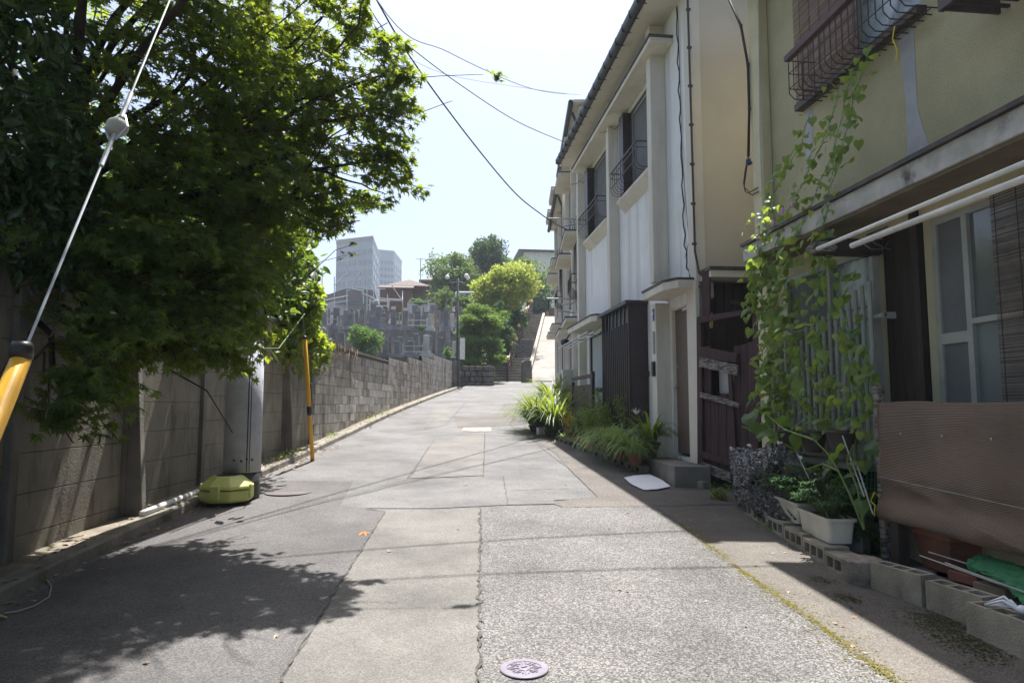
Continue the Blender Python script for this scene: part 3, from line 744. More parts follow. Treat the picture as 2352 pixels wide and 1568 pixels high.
o = leaf_mesh(MB(), 'maple5', [tuple(G(838, 1226) + Vector((0,0,.015)))], .07, .15).build('fallen_leaf', FLOWO); tag(o, 'single bright orange fallen leaf on the middle of the near road', 'leaf')
wd = MB(); pts = []
for k in range(130):
    y = rnd.choice([11.0, 11.4, 14, 17.5, 10.7, 19]) + rnd.gauss(0, .25); x = kerb_x(y) - .1 + rnd.gauss(0, .06); pts.append((x, y, gz(y) + .12 + rnd.random() * .06))
leaf_mesh(wd, 'oval', pts, .06, .6)
tag(wd.build('weeds', L_WEED), 'small green weeds sprouting on the left kerb', 'weeds', kind='stuff')
# ================================================================== FOLIAGE LEFT
def limb(mb, a, b, r0, r1, seg=6, wob=.08):
    a, b = Vector(a), Vector(b); pts = []
    for i in range(seg + 1):
        t = i / seg; p = a.lerp(b, t); L = (b - a).length
        if 0 < i < seg: p += Vector((rnd.gauss(0, 1), rnd.gauss(0, 1), rnd.gauss(0, 1))) * wob * L * .25
        pts.append(p)
    mb.tube(pts, r0, 8, r1); return pts
def spray(lm, tw, c, d, L, n, leaf, kind='maple', wide=.5, sag=.25):
    """a twig with flat layered leaves"""
    c = Vector(c); d = Vector(d).normalized(); s_ = d.cross(Vector((0,0,1))).normalized()
    pts = [c + d * L * t + Vector((0,0,-sag * L * t * t)) for t in (0, .33, .66, 1)]
    tw.tube(pts, .005, 4, .0015, cap=False)
    P = []
    for k in range(n):
        t = rnd.random() ** .8; w_ = wide * L * (1 - .75 * t) * .5 * (1 if t > .1 else t * 10)
        p = c + d * L * t + Vector((0,0,-sag * L * t * t)) + s_ * rnd.uniform(-w_, w_) + Vector((0,0,rnd.gauss(-.02, .03)))
        P.append(tuple(p))
    leaf_mesh(lm, kind, P, leaf, .55, heading=[math.atan2(-d.x, d.y) + rnd.gauss(0, .5) for _ in P], droop=.55)
# Japanese maple: trunk behind the wall, limbs arching over the road
troot = Vector((-4.2, 6.9, gz(6.9)))
root = thing('maple_tree', troot, 'large Japanese maple with fine lobed leaves spreading over the wall and road', 'tree')
tr = MB(); tw = MB(); lm = MB()
tr.tube([troot, troot + Vector((.1,-.1,1.6)), troot + Vector((.3,-.2,2.8))], .17, 12, .12)
fork = troot + Vector((.3,-.2,2.8))
# (u, v, ru, rv, Y, ry, sprays)
blobs = [(330,60,230,120,6.2,1.0,85),(560,60,190,110,6.3,.9,85),(740,40,75,36,6.3,.5,13),(400,250,230,130,6.2,1.0,100),(640,230,170,110,6.2,.8,80),
         (770,200,80,55,6.1,.5,18),(885,170,40,26,6.0,.3,6),(840,260,60,30,6.0,.3,9),(300,430,240,130,6.0,1.0,95),(560,400,200,120,6.2,.9,90),(745,350,90,46,6.2,.5,18),
         (880,365,45,18,6.1,.25,5),(640,475,140,50,6.4,.6,34),(770,440,60,26,6.2,.4,8),(200,580,180,85,5.6,.8,60),(400,600,200,100,5.9,.8,85),
         (260,740,140,70,5.4,.6,48),(400,760,150,70,5.7,.6,46),(520,700,90,80,6.3,.6,34),(180,520,150,150,6.6,.9,45),(520,560,110,80,6.2,.6,40),
         (230,870,55,55,5.0,.25,14),(160,930,50,30,4.9,.2,9),(100,480,110,200,6.8,.8,40),(500,790,60,40,5.8,.3,10),(590,130,90,150,7.0,.5,50),(600,350,90,120,7.0,.5,44)]
tips = []
for (u, v, ru, rv, Y, ry, ns) in blobs:
    c = PY(u, v, Y); sx = ru / F * Y; sz_ = rv / F * Y
    tips.append((c, sx))
    for k in range(int(ns * (1.0 if v < 320 else 1.2))):
        p = Vector(in_ell(1, c, (sx, ry, sz_))[0])
        out = Vector((p.x - fork.x, (p.y - fork.y) * .6, .0)); out.normalize()
        d = out + Vector((rnd.gauss(0,.5), rnd.gauss(0,.5), rnd.uniform(-.35,.2)))
        L = rnd.uniform(.28, .6); spray(lm, tw, p - d.normalized() * L * .5, d, L, rnd.randint(15, 24), .06)
# unseen part of the crown above the picture, added to shade wall and lane
for (x, y, z, rx, ry, rz_, n) in [(-4.0,5.0,6.6,1.8,2.2,.9,80),(-2.6,3.4,6.2,1.3,1.6,.7,60),(-4.4,1.5,5.8,1.6,1.8,.8,46),(-1.8,5.7,6.3,.8,.7,.4,26),(-2.6,5.6,6.4,.9,.8,.5,26),(-2.2,6.3,6.5,1.2,.6,.4,46),(-5.6,9,8.2,1.4,1.4,.8,26),(-2.3,1.6,5.4,1.0,1.2,.6,34),(-1.3,3.2,5.6,.8,1.1,.5,26),(-.7,4.3,5.6,.5,.9,.4,12),(-3.2,6.2,5.6,1.2,1.2,.5,30),(-3,3.8,4.9,1.0,1.0,.4,24)]:
    for q in in_ell(n, (x, y, z), (rx, ry, rz_), .1): leaf_mesh(lm, 'maple5', in_ell(40, q, (.36,.36,.12)), .095, .4)
    limb(tr, fork, (x, y, z), .05, .012)
# slender tips against the sky
for (u, v, u2, v2, Y) in [(800,90,850,15,6.2),(840,225,930,160,6.0),(880,150,965,175,6.0),(870,230,968,240,6.0),(860,260,962,280,6.0),(850,330,955,375,6.1),(830,420,975,425,6.1),(780,440,900,455,6.2),
                          (720,500,812,520,6.3),(700,480,800,470,6.3),(790,90,930,100,6.1),(740,20,850,5,6.3),(760,340,940,345,6.1),(230,800,120,970,4.9),(260,820,180,900,5.0),(250,820,110,860,5.0),(840,130,945,95,6.0),
                          (860,300,960,310,6.0),(700,110,800,110,6.2),(800,60,870,45,6.3)]:
    a, b = PY(u, v, Y), PY(u2, v2, Y - .1); d = b - a; L = d.length
    for k in range(4):
        spray(lm, tw, a + Vector((rnd.gauss(0,.03),rnd.gauss(0,.1),rnd.gauss(0,.03))), d + Vector((0,rnd.gauss(0,.08),rnd.gauss(0,.05)*L)), L * rnd.uniform(.85,1.02), int(24 * L / .4), .056, wide=.42, sag=.05)
for c, s_ in tips:
    pts = limb(tr, fork, c, .045, .010)
    for k in range(4):
        q = pts[rnd.randint(2, 5)]; limb(tw, q, Vector(c) + Vector((rnd.gauss(0,s_*.6), rnd.gauss(0,.5), rnd.gauss(0,.3))), .014, .004)
# bare twig tips that cross the cables
for uv in [[(945,180),(1010,175),(1085,172),(1110,172)],[(950,265),(1030,235),(1040,232)],[(700,640),(770,575),(815,560)],[(690,620),(740,600),(800,585)]]:
    tw.tube([PY(u, v, 6.0) for u, v in uv], .004, 4, .002)
leaf_mesh(lm, 'maple', [tuple(PY(u + rnd.gauss(0,8), v + rnd.gauss(0,4), 6)) for u, v in [(1140,175),(1150,180),(1130,170),(1160,182),(1145,178),(1155,176),(790,590),(800,585),(812,560)] for _ in (0,1,2)], .05, .4)
tr.build('trunk', BARK, root, smooth=True); tw.build('twigs', TWIG, root); lm.build('crown', L_MAPLE, root)
# camellia with dark glossy leaves, nearest at far left
troot = Vector((-4.3, 5.2, gz(5.2)))
root = thing('camellia_tree', troot, 'dark camellia with broad glossy leaves at the left edge behind the fence', 'tree')
tr = MB(); lm = MB(); tr.tube([troot, troot + Vector((.1,0,2)), troot + Vector((.4,-.1,4.6))], .12, 10, .03)
for (u, v, ru, rv, Y, ry, n) in [(30,120,110,150,5.0,.6,46),(60,330,120,120,5.0,.6,46),(30,520,120,120,5.2,.6,40),(110,420,90,90,5.2,.4,26),(40,0,120,70,5.2,.6,20),(0,250,110,200,5.6,.6,36)]:
    c = PY(u, v, Y); r3 = (ru/F*Y, ry, rv/F*Y)
    limb(tr, troot + Vector((.1,0,rnd.uniform(1.8,3.6))), c, .03, .01)
    for q in in_ell(n, c, r3, .1):
        leaf_mesh(lm, 'oval', in_ell(24, q, (.16,.16,.13)), .10, .55, droop=.35)
tr.build('trunk', BARK, root, smooth=True); lm.build('crown', L_CAM, root)
# broadleaf trees further back that close the view behind the maple
def back_tree(label, base, blobs_, m, leaf=.16, per=34, kind='oval', trunk_r=.16):
    rt = thing('broadleaf_tree', base, label, 'tree'); tr = MB(); lm = MB(); base = Vector(base)
    cs = [PY(u, v, Y) for (u, v, ru, rv, Y, ry, n) in blobs_]; mid = sum((Vector(c) for c in cs), Vector()) / len(cs)
    fk = base.lerp(mid, .5); fk.x = base.x * .8 + mid.x * .2; tr.tube([base, base.lerp(fk, .5), fk], trunk_r, 10, trunk_r * .6)
    for (u, v, ru, rv, Y, ry, n), c in zip(blobs_, cs):
        limb(tr, fk, c, trunk_r * .4, .02); s_ = Y / F
        for q in in_ell(n, c, (ru*s_, ry, rv*s_), .15):
            limb(tr, c, q, .015, .004, 3)
            leaf_mesh(lm, kind, in_ell(per, q, (.38,.38,.28)), leaf, .7, droop=.2)
    tr.build('trunk', BARK, rt, smooth=True); lm.build('crown', m, rt)
back_tree('tall broadleaf tree behind the fence whose crown closes the view beyond the maple', (-6.0, 10.5, gz(10.5)),
          [(120,560,180,200,9.0,1.0,60),(380,560,200,170,9.5,1.0,60),(560,450,130,150,9.5,1.0,22),(300,380,150,100,9.5,1.0,12),(90,300,110,130,9.0,1.0,20),(60,680,120,70,8.5,.6,24),(350,700,220,60,9.5,.6,34),(600,600,90,110,10.0,.8,30)], L_BACK)
# ivy that spills over the wall between pole and yellow stay
root = thing('ivy', (wall_x(12), 12, gz(12)+2), 'bright green ivy mound spilling over the fence beside the utility pole', 'ivy')
lm = MB(); st = MB()
for (u, v, ru, rv, Y, ry, n) in [(645,560,55,60,12.0,.6,40),(650,650,62,80,11.8,.6,60),(620,740,50,60,11.5,.5,34),(690,700,38,60,12.3,.5,34),(700,780,42,40,12.8,.35,22),(640,800,50,30,11.8,.3,18),(738,810,20,26,13.6,.2,9),(700,620,25,40,12.2,.3,12)]:
    c = PY(u, v, Y); s_ = Y / F
    for q in in_ell(n, c, (ru*s_, ry, rv*s_), .2):
        leaf_mesh(lm, 'ivy', in_ell(15, q, (.2,.2,.16)), .14, .55, droop=.5)
    st.tube([Vector((wall_x(Y)-.3, Y, gz(Y)+.3)), Vector((wall_x(Y)-.1, Y, gz(Y)+2)), c], .02, 6, .008)
for u in list(range(668, 755, 6)) + [640, 650, 745, 750]:
    y = 11.8 + (u - 668) / 87 * 2.2; x = wall_x(y) + .05; z = 2.5 + rnd.uniform(-.05, .15); L = rnd.uniform(.2, .7)
    st.tube([(x - .1, y, z + .1), (x + .03, y, z), (x + .03, y, z - L)], .004, 4)
    leaf_mesh(lm, 'ivy', [(x + .05 + rnd.gauss(0,.03), y + rnd.gauss(0,.05), z - L * t / 9) for t in range(9)], .09, .5, droop=1.0)
leaf_mesh(lm, 'oval', [tuple(PY(u, v, 7.6)) for u, v in [(600,790),(620,800),(640,805),(590,800),(560,850),(540,865),(520,850),(575,830),(560,800),(610,815)]], .17, .4, droop=.4)
st.tube([PY(700, 720, 11), PY(640, 800, 8.2), PY(560, 800, 7.6), PY(520, 830, 7.5)], .006, 5)
st.build('stems', GREENST, root); lm.build('foliage', L_IVY, root)
m_ = MB()
for k in range(70):
    y = rnd.uniform(13.5, 16.8); x = wall_x(y) + .04; z = 2.76; L = rnd.uniform(.1, .45) * (1.3 if y < 15 else .7)
    m_.tube([(x-.12, y, z+.04), (x, y + rnd.gauss(0,.05), z + .02), (x+.02, y + rnd.gauss(0,.08), z - L*.6), (x+rnd.uniform(0,.03), y + rnd.gauss(0,.12), z - L)], .007, 4, .003)
for k in range(16):
    y = rnd.uniform(14, 16.5); m_.tube([(wall_x(y+.3*j)+.02, y+.3*j+rnd.gauss(0,.03), 2.65 - .28*j*rnd.uniform(.6,1.2)) for j in range(4)], .004, 4, .002)
tag(m_.build('dry_vine', DRYV), 'dead brown vine roots clinging to the top of the block wall', 'dead vine')
# ================================================================== RIGHT: CREAM HOUSE
def wall_holes(mb, X, y0, y1, z0, z1, holes, depth=.12):
    """street-facing wall skin at x = X with real openings (y0,y1,z0,z1) and their reveals"""
    Y = sorted({y0, y1} | {h[0] for h in holes} | {h[1] for h in holes}); Z = sorted({z0, z1} | {h[2] for h in holes} | {h[3] for h in holes})
    for a, b in zip(Y, Y[1:]):
        for c, d in zip(Z, Z[1:]):
            m = ((a + b) / 2, (c + d) / 2)
            if any(h[0] < m[0] < h[1] and h[2] < m[1] < h[3] for h in holes): continue
            mb.add([(X, a, c), (X, b, c), (X, b, d), (X, a, d)], [(0, 3, 2, 1)])
    for h in holes:
        a, b, c, d = h; x = X + depth
        mb.add([(X,a,c),(X,b,c),(X,b,d),(X,a,d),(x,a,c),(x,b,c),(x,b,d),(x,a,d)], [(0,1,5,4),(1,2,6,5),(2,3,7,6),(3,0,4,7)])
    return mb
def cloth(ctrl, nu=24, nv=24, amp=.01, seed=1, thick=.003):
    """smooth sheet through a grid of control points"""
    C_ = np.array([[tuple(p) for p in row] for row in ctrl]); rr = np.random.RandomState(seed); mb = MB()
    def interp(a, t):
        n = len(a) - 1; s_ = t * n; i = min(int(s_), n - 1); f = s_ - i
        p0, p1, p2, p3 = a[max(i-1,0)], a[i], a[i+1], a[min(i+2,n)]
        return .5 * ((2*p1) + (-p0+p2)*f + (2*p0-5*p1+4*p2-p3)*f*f + (-p0+3*p1-3*p2+p3)*f**3)
    for i in range(nu + 1):
        row = np.array([interp(C_[:, k], i / nu) for k in range(C_.shape[1])])
        for j in range(nv + 1):
            p = interp(row, j / nv) + rr.normal(0, amp, 3) * .25; mb.v.append(tuple(p))
    for i in range(nu):
        for j in range(nv):
            a = i * (nv + 1) + j; mb.f.append((a, a + 1, a + nv + 2, a + nv + 1)); mb.mi.append(0)
    return mb
def solid(o, t=.003):
    m = o.modifiers.new('solidify', 'SOLIDIFY'); m.thickness = t; return o
XF = 3.5
root = thing('cream_house', (5.5, 12.5, gz(12.5)), 'two-storey cream stucco row house with dark gutter, pilasters and lattice bay', 'house')
W1 = (10.52, 12.05, 5.32, 6.80); W2 = (13.25, 15.0, 5.25, 6.80); DR = (9.05, 9.84, .72, 2.88); GW = (13.0, 15.3, .95, 3.02); BY = (10.95, 12.75, 1.2, 3.1)
m_ = MB(); wall_holes(m_, XF, 8.74, 16.25, .2, 7.6, [W1, W2, DR, GW], .14)
m_.add([(XF, 16.25, .2), (9, 16.25, .2), (9, 16.25, 7.6), (XF, 16.25, 7.6)], [(0,3,2,1)])
m_.build('street_wall', STUCCO_W, root)
m_ = MB(); m_.add([(XF, 8.74, .2), (9, 8.74, .2), (9, 8.74, 9.6), (XF, 8.74, 7.6)], [(0,1,2,3)]); m_.build('end_wall', STUCCO_E, root)
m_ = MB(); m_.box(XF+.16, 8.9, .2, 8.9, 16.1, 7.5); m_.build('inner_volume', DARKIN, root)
m_ = MB(); m_.prism([(2.98, 8.6, 7.42), (9.1, 8.6, 9.8), (9.1, 8.6, 9.92), (2.98, 8.6, 7.54)], (0, 7.8, 0)); m_.build('roof', GUTTER, root)
m_ = MB(); m_.box(3.02, 8.66, 7.36, XF-.002, 16.3, 7.415); m_.build('soffit', STUCCO_T, root)
for (ya, yb, x) in [(9.86,10.06,3.26),(12.6,12.8,3.30),(15.6,15.8,3.33)]:
    MB().box(x, ya, 3.3 if ya < 10 else (2.9 if ya < 15 else .4), XF-.002, yb, 7.355).build('pilaster', STUCCO_T, root, bevel=.006)
MB().box(3.28, 9.88, .45, XF-.002, 10.08, 2.98).build('door_pilaster', STUCCO_T, root, bevel=.006)
MB().box(3.25, 9.85, .42, XF-.004, 10.11, 1.0).build('door_plinth', STUCCO_T, root, bevel=.006)
MB().box(3.44, 8.70, .3, XF-.002, 9.03, 3.1).build('corner_pier', STUCCO_T, root, bevel=.006)
MB().box(3.455, 8.70, 3.1, 3.60, 8.95, 7.36).build('corner_strip', STUCCO_T, root, bevel=.01)
# gutter (half pipe look)
m_ = MB(); g = []
for k in range(9):
    a = math.pi * (1 + k / 8); g.append((2.97 + .075 * math.cos(a), 7.44 + .085 * math.sin(a)))
g = [(2.895, 7.47)] + g + [(3.045, 7.47)]
m_.prism([(x, 8.5, z) for x, z in g], (0, 7.65, 0)); gg = m_.build('gutter', GUTTER, root)
for k in range(19): MB().box(2.888, 8.9 + .4*k, 7.352, 3.05, 8.915 + .4*k, 7.478).build('gutter_bracket', GUTTER, root)
# long thin window canopy
m_ = MB(); m_.box(3.14, 9.48, 6.87, XF-.003, 15.35, 6.95); m_.build('window_canopy', STUCCO_T, root, bevel=.006)
m_ = MB(); m_.box(3.12, 9.46, 6.952, XF-.003, 15.37, 6.985); m_.build('canopy_flashing', FLASH, root)
def upper_window(W, root):
    a, b, c, d = W
    w_ = thing_part = MB()
    w_.box(XF+.02, a, c, XF+.07, b, c+.05).box(XF+.02, a, d-.06, XF+.07, b, d).box(XF+.021, a, c+.05, XF+.069, a+.05, d-.06).box(XF+.021, b-.3, c+.05, XF+.069, b-.24, d-.06)
    f = w_.build('window', GUTTER, root)
    MB().box(XF+.05, a+.05, c+.05, XF+.055, b-.3, d-.06).build('screen_pane', SCREENM, f)
    m = MB(); m.box(XF+.02, a+.05, c+.05, XF+.045, a+.085, d-.06).box(XF+.02, a+.05, d-.10, XF+.045, b-.3, d-.065).box(XF+.02, b-.35, c+.05, XF+.045, b-.31, d-.06); m.build('sash', ALU, f)
    MB().box(XF-.13, b-.24, c-.02, XF+.02, b+.04, d+.0).build('shutter_case', DARKBROWN, root, bevel=.005)
    m = MB(); m.box(XF-.10, a-.02, c-.07, XF+.1, b+.04, c-.015); m.build('sill', DARKBROWN, root)
    m = MB(); m.prism([(XF-.003, a-.2, c-.08), (XF-.16, a-.2, c-.08), (XF-.16, a-.2, c-.13), (XF-.003, a-.2, c-.30)], (0, b-a+.36, 0)); m.build('sill_ledge', STUCCO_T, root, bevel=.004)
    r = MB(); x = 3.22; zt = c + .43
    r.beam((x, a, zt), (x, b+.1, zt), .022, .022); r.beam((x, a, zt-.10), (x, b+.1, zt-.10), .012, .012)
    r.beam((x, a, c+.14), (x, b+.1, c+.14), .012, .012)
    n = 12
    for k in range(n + 1):
        y = a + (b + .1 - a) * k / n
        r.tube([(x, y, zt), (x, y, c+.13), (x+.012, y, c+.07), (x+.05, y, c+.02), (x+.12, y, c), (XF-.04, y, c)], .0055, 5)
    for y in (a, b + .1):
        r.beam((x, y, zt), (XF, y, zt), .018, .018); r.beam((x, y, zt-.10), (XF, y, zt-.10), .01, .01)
    r.build('window_railing', IRON, root)
upper_window(W1, root); upper_window(W2, root)
# front door
dm = MB(); dm.box(XF+.06, DR[0]+.03, DR[2]+.04, XF+.10, DR[1]-.03, DR[3]-.03); dr = dm.build('door', DOORM, root, bevel=.004)
m_ = MB(); x = XF+.02; yk = 9.72; m_.tube([(XF+.06, yk, 1.72), (x+.0, yk, 1.72)], .012, 10); m_.ball((x-.02, yk, 1.72), .03, 12); m_.build('handle', ALU, dr, smooth=True)
m_ = MB(); m_.lathe((XF+.045, yk, 2.0), [(.015,0),(.012,.02)], 10); m_.box(XF+.03, DR[0]+.2, DR[3]-.08, XF+.06, DR[0]+.4, DR[3]-.04); m_.build('door_lock', ALU, dr)
m_ = MB(); a, b, c, d = DR
m_.box(XF+.012, a, c, XF+.09, a+.03, d).box(XF+.012, b-.03, c, XF+.09, b, d).box(XF+.013, a+.03, d-.03, XF+.09, b-.03, d); m_.build('door_frame', STUCCO_T, root)
m_ = MB(); m_.box(XF-.03, a-.0, .45, XF+.13, b, .72).box(XF-.06, a+.02, .45, XF-.028, b-.02, .62); m_.build('door_sill', mat('flaking_paint', (.66,.64,.60), (.55,.53,.49), 8, rough=.9, c3=(.16,.13,.11), s3=9, t3=(.6,.66)), root, bevel=.006)
# door canopy, bay canopy
def canopy(y0, y1, z, x0, name='canopy', ch=.25):
    m = MB(); P = [(XF-.004, y0, z), (x0+ch*.5, y0, z), (x0, y0+ch, z), (x0, y1-.05, z), (x0, y1, z), (XF-.004, y1, z)]
    m.prism(P, (0, 0, .11)); o = m.build(name, STUCCO_T, root, bevel=.006)
    m = MB(); m.prism([(p[0]-.012 if p[0] < XF-.01 else p[0], p[1], p[2]+.112) for p in P], (0, 0, .03)); m.build('flashing', FLASH, o)
canopy(8.75, 9.95, 3.02, 3.10)
canopy(12.9, 15.4, 3.08, 3.02, ch=.15)
# lattice bay
bx = 3.17; m_ = MB(); ya, yb = 10.95, 12.78; z0, z1 = 1.05, 3.12
m_.box(bx+.03, ya, z0, XF-.002, ya+.02, z1).box(bx+.03, yb-.02, z0, XF-.002, yb, z1).box(bx+.03, ya+.02, z0, XF-.002, yb-.02, z0+.03)
bay = m_.build('lattice_bay', DARKBROWN, root)
m_ = MB()
for k in range(15):
    y = ya + .01 + (yb - ya - .05) * k / 14; m_.box(bx, y, z0, bx+.028, y+.045, z1 - .30 if k % 2 else z1)
m_.build('lattice_bars', DARKBROWN, bay)
MB().box(bx+.12, ya+.03, z0+.05, bx+.13, yb-.03, z1).build('bay_glass', GLASSF, bay)
m_ = MB(); m_.box(bx-.06, ya-.06, z1, XF-.003, yb+.05, z1+.06); m_.build('bay_roof', DARKBROWN, bay)
m_ = MB(); m_.box(XF-.11, ya-.055, 1.92, XF-.002, ya-.002, 2.0); m_.build('bay_bracket', DARKBROWN, bay)
MB().box(bx+.05, ya+.05, .6, XF-.002, yb-.05, z0-.002).build('bay_base', STUCCO_W, bay)
# ground floor sliding window
a, b, c, d = GW; m_ = MB(); m_.box(XF+.03, a, c, XF+.09, a+.05, d).box(XF+.03, b-.05, c, XF+.09, b, d).box(XF+.031, a+.05, d-.05, XF+.09, b-.05, d).box(XF+.031, (a+b)/2-.03, c, XF+.09, (a+b)/2+.03, d-.05)
f = m_.build('sliding_window', DARKBROWN, root); MB().box(XF+.06, a+.05, c, XF+.065, b-.05, d-.05).build('curtain', CURTAIN, f)
MB().box(3.40, 12.82, .4, XF-.002, 12.98, 3.05).build('pilaster', STUCCO_T, root)
# intercom, plates, meter
m_ = MB(); m_.box(3.235, 9.92, 1.88, 3.278, 10.0, 2.10); m_.build('intercom', BLACKP, root, bevel=.005)
m_ = MB(); m_.box(3.255, 9.93, 2.22, 3.278, 9.98, 2.55); m_.build('name_plate', ALUP, root)
m_ = MB(); m_.box(3.262, 9.93, 2.72, 3.278, 9.985, 2.90); m_.build('address_plate', BLUE, root)
m_ = MB(); m_.box(3.258, 9.94, 2.80, 3.2615, 9.975, 2.86).box(3.258, 9.95, 2.74, 3.2615, 9.965, 2.77); m_.build('plate_lettering', WHITEP, root)
m_ = MB(); m_.lathe((3.62, 8.62, 2.86), [(.035,0),(.045,.02),(.045,.2),(.03,.22)], 14); m_.build('junction_box', WHITEP, root, smooth=True)
m_ = MB(); m_.lathe((3.61, 8.60, 2.46), [(.02,0),(.026,.05),(.022,.2)], 12); m_.build('bulb_cover', mat('amber_cover', (.5,.4,.22), rough=.5), root, smooth=True)
m_ = MB(); m_.tube([(3.42,8.66,7.3),(3.43,8.66,5.4),(3.44,8.67,3.5),(3.47,8.62,3.2),(3.6,8.6,3.08),(3.62,8.62,3.05)], .016, 8)
for k in range(7): m_.obox((3.43, 8.665, 3.6 + .55*k), (.06,.03,.03))
m_.build('conduit', IRON, root)
m_ = MB(); P = []
for k in range(26):
    t = k / 25; P.append((XF-.02 + .012*math.sin(k*1.9), 9.25 - .1*t + .012*math.sin(k*2.3), 7.3 - 3.6*t))
P += [(3.47,9.05,3.6),(3.45,9.0,3.42),(3.49,9.12,3.36),(3.47,8.98,3.3),(3.45,8.9,3.2),(3.46,8.8,3.1),(3.5,8.68,3.02)]
m_.tube(P, .010, 5); m_.tube([(XF-.02, 9.2, 7.3), (XF-.02, 9.16, 5.0), (XF-.02, 8.98, 3.7), (3.46, 9.1, 3.5)], .004, 4); m_.build('wall_cable', CABLE, root)
for yy, zz in ((12.2, 6.5), (15.1, 6.4), (10.2, 6.6)):
    MB().tube([(3.2, yy+.7, zz+.35), (3.3, yy+.5, zz+.30), (3.35, yy+.4, zz+.36), (3.4, yy+.25, zz+.24), (XF-.01, yy+.1, zz+.34)], .006, 4).build('loose_wire', CABLE, root)
# end wall lean-to strip over the gate
m_ = MB(); m_.box(3.52, 8.35, 3.10, 4.9, 8.72, 3.19); o = m_.build('lean_to_canopy', STUCCO_T, root, bevel=.005)
MB().box(3.50, 8.33, 3.193, 4.9, 8.72, 3.235).build('flashing', FLASH, o)
# brown corrugated balcony screen
root2 = thing('balcony_screen', (3.0, 14, gz(14)), 'small terrace screen of brown rails with grey translucent panel by the sliding window', 'screen')
x = 3.02; ya, yb = 12.95, 14.8
MB().box(x, ya, 1.12, x+.012, yb, 1.86).build('panel', TRANSL, root2)
m_ = MB()
for k in range(30): m_.box(x-.006, ya + (yb-ya)*k/30, 1.13, x-.001, ya + (yb-ya)*k/30 + .018, 1.86)
m_.build('ribs', TRANSL, root2)
m_ = MB(); m_.box(x-.03, ya-.06, .6, x+.03, ya-.0, 2.1).box(x-.03, yb, .8, x+.03, yb+.06, 1.95).beam((x, ya-.1, 2.02), (x, yb+.1, 2.02), .05, .07).box(x-.02, ya, 1.065, x+.02, yb, 1.115).box(x+.03, ya-.05, 1.7, XF, ya, 1.78).box(x+.03, ya-.05, 1.15, XF, ya, 1.2)
m_.build('frame', RAILB, root2)
# laundry pole bracket under the canopy
root2 = thing('laundry_rack', (3.1, 13.5, 2.9), 'folding aluminium laundry rack under the ground-floor canopy', 'laundry rack')
m_ = MB(); 
for x in (2.92, 3.04, 3.16): m_.tube([(x, 12.85, 2.86), (x, 16.0, 2.80)], .014, 8)
m_.build('bar', ALU, root2)
m_ = MB()
for y in (13.2, 14.2, 15.2, 15.9): m_.beam((2.9, y, 2.83), (3.2, y, 2.83), .02, .02); m_.tube([(3.05, y, 2.83), (3.3, y, 3.05)], .008, 5)
m_.build('bracket', ALU, root2)
# step and mat
sc_ = thing('door_step', (3.2, 8.9, gz(8.9)), 'grey concrete step below the brown door', 'step')
m_ = MB(); m_.prism([(3.0, 8.42, .3), (3.44, 8.33, .3), (3.44, 9.95, .3), (3.12, 9.95, .3)], (0, 0, .385)); m_.build('block', CONCD, sc_, bevel=.01)
cm = cloth([[G(1433,1100)+Vector((0,0,.02)), G(1462,1095)+Vector((0,0,.02)), G(1492,1093)+Vector((0,0,.02))],
            [G(1450,1115)+Vector((0,0,.02)), G(1482,1112)+Vector((0,0,.018)), G(1520,1106)+Vector((0,0,.02))],
            [G(1478,1128)+Vector((0,0,.018)), G(1510,1127)+Vector((0,0,.02)), G(1540,1121)+Vector((0,0,.02))]], 10, 10, .006)
tag(solid(cm.build('mat', PAPER), .006), 'white sheet laid on the asphalt in front of the door step', 'mat')
